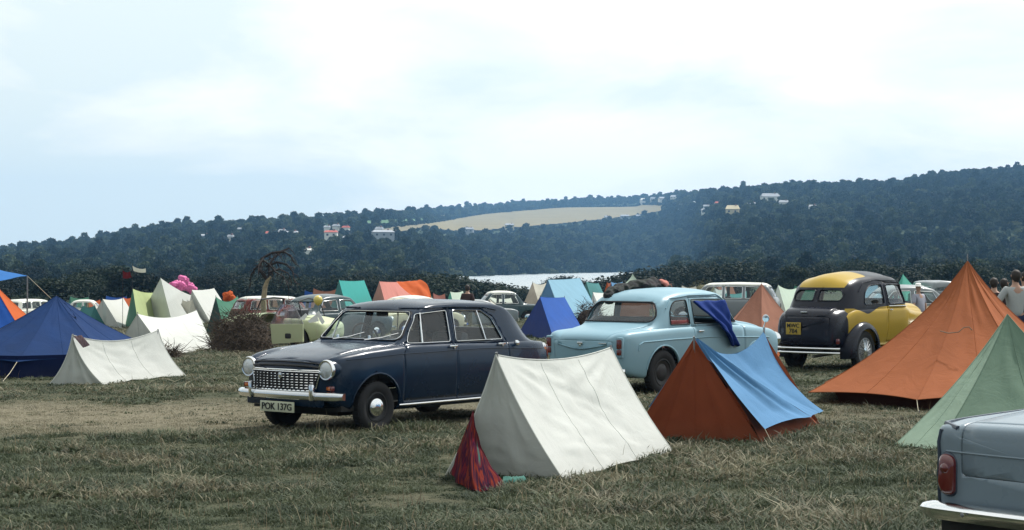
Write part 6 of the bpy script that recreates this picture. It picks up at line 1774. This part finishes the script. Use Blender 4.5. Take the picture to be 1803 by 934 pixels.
heap('pink_bedding', 'heap of bright pink bedding thrown over the large grey white tent', 'bedding',
     [(on_ridge(313, 503), (.22, .20, .13)), (on_ridge(324, 496), (.16, .2, .15)), (on_ridge(330, 504, .1), (.2, .2, .15)), (on_ridge(338, 510, .2), (.18, .18, .14)), (on_ridge(346, 518, .3), (.13, .14, .13)), (on_ridge(352, 526, .4), (.10, .1, .10))], pink, .05, .20, 2.6, k=2.5)
heap('orange_anorak', 'crumpled orange anorak on the slope of the cream white tent', 'clothing', [(P(403, 520, 96), (.17, .15, .13)), (P(409, 525, 96), (.13, .12, .12)), (P(397, 524, 96), (.10, .12, .10))], CAN['brightor'], .05, .16, 3.2, 3, k=1.9)
oy_ = 46.5
dz = 93.0; s0 = P(720, 530, dz); s0.z = camp(s0.x, dz)
sh_ = thing('orange_sheet', 'bright orange sheet draped over the right end of the pink salmon tent', 'sheet', s0)
q_ = lambda x, y, k=0.0: P(x, y, dz + k) - s0
V, Fc = coons(edge(q_(744, 532, -1.2), q_(760, 531, -.4), (0, 0, .03)), edge(q_(760, 531, -.4), q_(738, 493, .6), (.14, 0, .22)), edge(q_(698, 496, .2), q_(738, 493, .6), (0, 0, -.04)), edge(q_(744, 532, -1.2), q_(698, 496, .2), (-.05, 0, -.10)), 24, 22,
              lambda u, v: .05 * math.sin(u * 11 + v * 3) * (1.1 - v) + .04 * noise.noise(Vector((u * 5, v * 4, 0))))
MB().add(V, Fc).build('sheet_cloth', CAN['brightor'], sh_, sharp=None)
dk = NT('dark_clothing'); t = dk; n_ = t.noise(5, 4, .6, t.objco(), .6)
DK = t.done(t.bsdf(t.ramp(n_, [(.35, (.003, .003, .008)), (.5, (.012, .018, .014)), (.6, (.005, .005, .010)), (.72, (.03, .022, .024))]), .9, bump=n_, bumpd=.03))
heap('dark_clothing', 'pile of dark jackets and blankets lying on the pale blue car roof', 'clothing',
     [(P(1074, 524, 25.6), (.09, .16, .10)), (P(1084, 514, 25.8), (.12, .2, .10)), (P(1098, 508, 26.0), (.15, .22, .09)), (P(1116, 507, 26.1), (.17, .22, .09)), (P(1136, 504, 26.1), (.17, .22, .10)), (P(1152, 502, 26.2), (.12, .2, .10)), (P(1168, 505, 26.3), (.13, .16, .05))], DK, .018, .035, 6, 2, k=1.1)
heap('salmon_garment', 'salmon pink garment at the front of the dark clothes pile', 'clothing', [(P(1163, 497, 26.2), (.06, .10, .05)), (P(1172, 501, 26.2), (.05, .1, .05))], CAN['pinks'], .015, .02, 9, 5)
# deep blue sleeping bag hanging out of the pale blue car's window
mb_ = blue.matrix_basis.copy() if False else (Matrix.Translation(blue.location) @ Matrix.Rotation(R(48), 4, 'Z'))
W = lambda *p: mb_ @ Vector(p)
bag = thing('sleeping_bag', 'deep blue sleeping bag hanging out of the pale blue car window', 'bedding', W(2.4, -.8, .6))
l_ = lambda *p: W(*p) - bag.location
def bag_disp(u, v): return .035 * math.sin(u * 11 + 2 * noise.noise(Vector((u * 2, v * 3, 7))) + v * 3) * (1 - .6 * v) + .02 * noise.noise(Vector((u * 5, v * 5, 0)))
V, Fc = coons(edge(l_(2.33, -.80, .62), l_(2.58, -.80, .60)), edge(l_(2.58, -.80, .60), l_(2.38, -.66, 1.25), (0, 0, 0)), edge(l_(1.68, -.64, 1.25), l_(2.38, -.66, 1.25)), edge(l_(2.33, -.80, .62), l_(1.68, -.64, 1.25), (.12, -.05, -.04)), 22, 26, bag_disp)
V2 = V; o = MB().add(V2, Fc).build('bag_cloth', CAN['royald'], bag, sharp=None); md = o.modifiers.new('thickness', 'SOLIDIFY'); md.thickness = .03

# ------------------------------------------------------------------ brushwood, dead tree, mound
def brush(name, label, px, base, wpx, hpx, n, mat, seed, dome=1.0):
    g = G(px, base); r = random.Random(seed); W_, H_ = wpx * g.y / F, hpx * g.y / F
    root = thing(name, label, 'brushwood', g); mb = MB()
    for k in range(n):
        a = r.uniform(0, 6.28); q = math.sqrt(r.random()); x = q * math.cos(a) * W_ / 2; y = q * math.sin(a) * W_ / 2.6
        top = H_ * (1 - q ** 2.2) ** .5 * r.uniform(.35, 1.05)
        L = r.uniform(.12, .5); az, el = r.uniform(0, 6.28), r.uniform(-.5, .9)
        p = Vector((x, y, max(.03, top))); dv = Vector((math.cos(az) * math.cos(el), math.sin(az) * math.cos(el), math.sin(el))) * L
        mid_ = p + dv * .5 + Vector((r.uniform(-.04, .04), r.uniform(-.04, .04), r.uniform(-.02, .05)))
        e_ = p + dv; e_.z = max(.01, e_.z)
        mb.tube([p, mid_, e_], [r.uniform(.006, .012), .006, .002], 3, cap=False)
    me = mesh_of('twigs', mb.v, mb.f, smooth=False); o = link('twigs', me, mat, root); tag(o, kind='stuff')
    core = MB().lathe([(W_ * .46, 0), (W_ * .42, H_ * .35), (W_ * .30, H_ * .62), (W_ * .12, H_ * .78), (.001, H_ * .8)], (0, 0, -.02), 'Z', 18)
    for v in core.v: v.x *= 1 + .2 * noise.noise(v * 3); v.y *= .75; v.z *= 1 + .25 * noise.noise(v * 3 + Vector((5, 0, 0)))
    core.build('packed_brush', mat, root)
BR = plain('dead_brush', (.075, .055, .040), .95, var=.7, scale=14, bumpd=.03)
BR2 = plain('olive_brush', (.10, .095, .045), .95, var=.5, scale=9, bumpd=.03)
brush('brushwood_heap', 'brown brushwood heap between the white tent and the green car', 424, 622, 118, 72, 1500, BR, 4)
brush('brushwood_heap', 'small dark clump of brushwood at the right foot of the sagging white tent', 298, 632, 40, 14, 200, BR, 6)
brush('brushwood_mound', 'olive brown brushwood mound beyond the pale blue car roof', 1238, 536, 80, 42, 900, BR2, 9)
brush('brushwood_mound', 'brown brushwood between the royal blue tent and the pale blue car', 1036, 580, 50, 45, 500, BR, 12)
dy = 58.0; dtb = P(465, 560, dy); dtb.z = camp(dtb.x, dtb.y)
dt = thing('dead_tree', 'dead wind bent tree with a pale trunk and black drooping branches', 'tree', dtb)
q = lambda x, y, dd=0.0: P(x, y, dy + dd) - dtb
TR = plain('pale_dead_trunk', (.30, .24, .15), .85, var=.3); DB = plain('dead_branch', (.022, .016, .015), .9, var=.3)
MB().tube([(0, 0, -.1), q(464, 528), q(467, 505), q(471, 494), q(477, 488)], [.10, .09, .075, .06, .045], 8).build('trunk', TR, dt)
r = random.Random(5); bmb = []
def branch(pts_, r0, d0, d1):
    m = MB(); n = len(pts_); P3 = [q(x, y, d0 + (d1 - d0) * i / (n - 1)) for i, (x, y) in enumerate(pts_)]
    m.tube(P3, [1.15 * r0 * (1 - .7 * i / (n - 1)) for i in range(n)], 6)
    for i in range(1, n):
        for _ in range(4):
            a = P3[i - 1].lerp(P3[i], r.random()); dv = Vector((r.uniform(-.22, .26), r.uniform(-.2, .2), r.uniform(-.42, .06)))
            m.tube([a, a + dv * .5 + Vector((.02, 0, .03)), a + dv], [.016, .012, .006], 4)
    m.build('branch', DB, dt)
for pts_, r0, d0, d1 in (
    ([(470, 492), (456, 474), (462, 455), (478, 446), (495, 443), (509, 437)], .055, 0, .2), ([(478, 446), (500, 444), (512, 450), (518, 464)], .035, 0, -.5),
    ([(468, 470), (488, 462), (505, 466), (515, 478), (519, 498)], .04, 0, -.3), ([(472, 480), (492, 474), (508, 482), (514, 500)], .035, 0, .5),
    ([(460, 462), (450, 473), (442, 484), (441, 502)], .035, 0, .3), ([(464, 455), (456, 466), (454, 484)], .03, 0, -.5), ([(474, 490), (474, 470), (480, 456), (490, 448), (503, 441)], .045, 0, .6),
    ([(462, 458), (474, 466), (486, 480), (500, 488), (508, 505)], .03, 0, -.7)): branch(pts_, r0, d0, d1)

# ------------------------------------------------------------------ flags
def flag(px, top, base_y, pts_, mat, label, depth, name='flag'):
    g = P(px, top, depth); z0 = camp(g.x, depth)
    root = thing(name, label, 'flag', (g.x, depth, z0)); o_ = Vector((g.x, depth, z0))
    MB().tube([(0, 0, 0), g - o_ + Vector((0, 0, .1))], .012, 6).build('pole', DB, root)
    a, b, c, d_ = [P(x, y, depth) - o_ for x, y in pts_]
    V, Fc = coons(edge(a, b, (0, 0, -.05)), edge(b, c), edge(d_, c, (0, 0, -.08)), edge(a, d_), 12, 8, lambda u, v: .06 * math.sin(u * 7) * u)
    MB().add(V, Fc).build('cloth', mat, root, sharp=None)
flag(216, 474, 0, ((216, 490), (232, 488), (229, 478), (216, 476)), canvas('red_flag', (.13, .012, .014), .1, .05), 'dull red flag on a pole before the dark bushes', 84)
flag(233, 468, 0, ((235, 477), (257, 480), (257, 473), (233, 468)), CAN['off'], 'white sagging pennant right of the red flag', 88)

# ------------------------------------------------------------------ people
def skin_mesh(name, verts, edges, rad, mat, parent, sub=1):
    bm = bmesh.new(); sl = bm.verts.layers.skin.verify(); vs = []
    for i, (v, r_) in enumerate(zip(verts, rad)):
        x = bm.verts.new(v); x[sl].radius = r_ if isinstance(r_, tuple) else (r_, r_); x[sl].use_root = (i == 0); vs.append(x)
    for a, b in edges: bm.edges.new((vs[a], vs[b]))
    me = bpy.data.meshes.new(name); bm.to_mesh(me); bm.free(); o = link(name, me, mat, parent)
    md = o.modifiers.new('skin', 'SKIN'); md.use_smooth_shade = True
    md = o.modifiers.new('sub', 'SUBSURF'); md.levels = sub; md.render_levels = sub
    return o
def person(label, loc, H, rz, shirt, trousers, hair=None, hat=None, lean=0.0, arms=((.12, .0), (.12, .0))):
    root = thing('person', label, 'person', loc, rz); h = H
    L = lambda x, y, z: Vector((x, y + lean * max(0, z - .5) * h * .8, z)) * Vector((h, 1, h)) if False else Vector((x * h, y * h + lean * max(0, z - .52) * h, z * h))
    v = [L(0, 0, .53), L(0, 0, .64), L(0, 0, .76), L(0, .0, .83), L(0, -.012, .875), L(0, -.012, .925), L(0, -.012, .97)]
    r_ = [(.085 * h, .06 * h), (.07 * h, .052 * h), (.09 * h, .06 * h), .033 * h, .03 * h, (.043 * h, .052 * h), (.035 * h, .042 * h)]
    e = [(0, 1), (1, 2), (2, 3), (3, 4), (4, 5), (5, 6)]
    for sg, (sp, fw) in zip((-1, 1), arms):
        b = len(v); v += [L(sg * .105, 0, .80), L(sg * (.11 + sp * .35), -fw * .4, .63), L(sg * (.11 + sp * .5), -fw - .02, .485)]
        r_ += [.03 * h, .024 * h, .016 * h]; e += [(2, b), (b, b + 1), (b + 1, b + 2)]
    for sg in (-1, 1):
        b = len(v); v += [L(sg * .05, 0, .50), L(sg * .055, -.01, .28), L(sg * .058, .012, .045), L(sg * .062, -.07, .018)]
        r_ += [.05 * h, .034 * h, .022 * h, .020 * h]; e += [(0, b), (b, b + 1), (b + 1, b + 2), (b + 2, b + 3)]
    body = skin_mesh('body', v, e, r_, M['skin'], root, 2)
    for (b, sg) in ((7, -1), (10, 1)):     # hands: palm with five unequal bent fingers
        wr = v[b + 2]; dn = (v[b + 2] - v[b + 1]).normalized(); m = MB(); side = Vector((0, 1, 0))
        m.tube([wr, wr + dn * .03 * h, wr + dn * .055 * h], [.016 * h, .022 * h, .018 * h], 8)
        for k, ln in enumerate((.040, .047, .044, .034)):
            p0 = wr + dn * .05 * h + side * (k - 1.5) * .010 * h
            m.tube([p0, p0 + dn * ln * .5 * h, p0 + dn * ln * .9 * h + Vector((-sg * .008 * h, 0, 0))], [.005 * h, .0048 * h, .0035 * h], 5)
        p0 = wr + dn * .02 * h - side * .016 * h; m.tube([p0, p0 + dn * .02 * h - side * .012 * h, p0 + dn * .038 * h - side * .010 * h], [.006 * h, .0055 * h, .004 * h], 5)
        m.build('hand', M['skin'], body)
    sv = [v[0] + Vector((0, 0, -.03 * h)), v[1], v[2], L(0, 0, .815)] + [v[7], v[7].lerp(v[8], .8), v[10], v[10].lerp(v[11], .8)]
    skin_mesh('shirt', sv, [(0, 1), (1, 2), (2, 3), (2, 4), (4, 5), (2, 6), (6, 7)], [(.098 * h, .072 * h), (.09 * h, .068 * h), (.105 * h, .072 * h), .04 * h, .042 * h, .033 * h, .042 * h, .033 * h], shirt, root, 2)
    b = 13; tv = [v[0], v[b], v[b + 1], v[b + 2] + Vector((0, 0, .01)), v[b + 4], v[b + 5], v[b + 6] + Vector((0, 0, .01))]
    skin_mesh('trousers', tv, [(0, 1), (1, 2), (2, 3), (0, 4), (4, 5), (5, 6)], [(.092 * h, .068 * h), .06 * h, .044 * h, .036 * h, .06 * h, .044 * h, .036 * h], trousers, root, 2)
    hd = L(0, -.012, .935)
    face = MB().lathe([(.001, -.014), (.008, -.008), (.006, .008), (.001, .012)], hd + Vector((0, -.058 * h, -.004)), 'Z', 8)
    for sg in (-1, 1):
        face.lathe([(.001, -.008), (.006, 0), (.001, .008)], hd + Vector((sg * .020 * h, -.050 * h, .010 * h)), 'Z', 8)
        face.lathe([(.001, -.02), (.008, -.01), (.010, .01), (.001, .02)], hd + Vector((sg * .046 * h, 0, 0)), 'Z', 8)
    face.box(hd + Vector((0, -.050 * h, -.028 * h)), (.03, .008, .006)); face.build('face', M['skin'], body)
    if hair is not None:
        m = MB(); bm = bmesh.new(); bmesh.ops.create_icosphere(bm, subdivisions=3, radius=1)
        for q_ in bm.verts:
            n_ = noise.noise(q_.co * 3 + Vector((H * 9, 0, 0))); c_ = q_.co * (1 + .16 * n_)
            q_.co = Vector((c_.x * .047 * h, c_.y * .052 * h + (.012 * h), c_.z * .056 * h * (1.35 if c_.z < 0 else 1))) + hd + Vector((0, 0, .008 * h))
        bm.verts.index_update(); m.add([q_.co.copy() for q_ in bm.verts], [[z.index for z in f.verts] for f in bm.faces]); bm.free(); m.build('hair', hair, root)
    if hat is not None:
        MB().lathe([(.095 * h, -.004), (.09 * h, .006), (.05 * h, .010), (.048 * h, .035 * h), (.03 * h, .05 * h), (.001, .052 * h)], hd + Vector((0, 0, .022 * h)), 'Z', 22).build('hat', hat, root)
    for (i_) in (16, 20):
        m = MB().box(v[i_] + Vector((0, .02 * h, .008 * h)), (.055 * h, .15 * h, .045 * h), bev=.015); m.build('shoe', M['black'], root)
    return root
c_dark = canvas('dark_brown_cloth', (.05, .03, .03), .0, .05); c_olive = canvas('olive_cloth', (.09, .09, .04), 0, .05); c_grey = canvas('pale_grey_cloth', (.38, .40, .40), 0, .05)
c_navy = canvas('navy_cloth', (.015, .02, .05), 0, .05); c_lil = canvas('pale_lilac_cloth', (.34, .34, .40), 0, .05)
x, y = put(823, 62); person('man in a dark brown top standing beyond the navy car roof', (x, y, camp(x, y)), 1.74, R(150), c_dark, c_olive, M['hair'])
x, y = put(1621, 43); person('person in a white hat and pale top beside the turquoise tent', (x, y, camp(x, y)), 1.46, R(40), c_lil, c_navy, None, M['white'], .15)
x, y = put(1787, 30.5); person('long haired person in a pale grey shirt beyond the orange tent slope', (x, y, camp(x, y)), 1.68, R(195), c_grey, c_navy, M['hair'], None, .05, ((.3, .05), (.3, .05)))
x, y = put(1750, 33); person('dark haired person, head just above the orange tent slope', (x, y, camp(x, y)), 1.56, R(160), c_dark, c_navy, M['hair'])
x, y = put(1806, 31.5); person('person in dark clothes cut by the right edge of the view', (x, y, camp(x, y)), 1.66, R(230), c_navy, c_navy, M['hair'])
x, y = put(1768, 34); person('person in a dark top standing between two long haired people', (x, y, camp(x, y)), 1.55, R(120), c_navy, c_dark, M['hair'])

# ------------------------------------------------------------------ air
hz = MB().box((0, 0, 98), (8600, 8600, 222)).build('haze', None, smooth=False)
t = NT('air'); pv = t.node('ShaderNodeVolumePrincipled')
pv.inputs['Color'].default_value = (.30, .60, 1.0, 1); pv.inputs['Density'].default_value = .00013; pv.inputs['Anisotropy'].default_value = .1
t.link(pv.outputs[0], t.out.inputs['Volume']); hz.data.materials.append(t.m)
tag(hz, 'thin blue summer haze over the valley', kind='stuff')
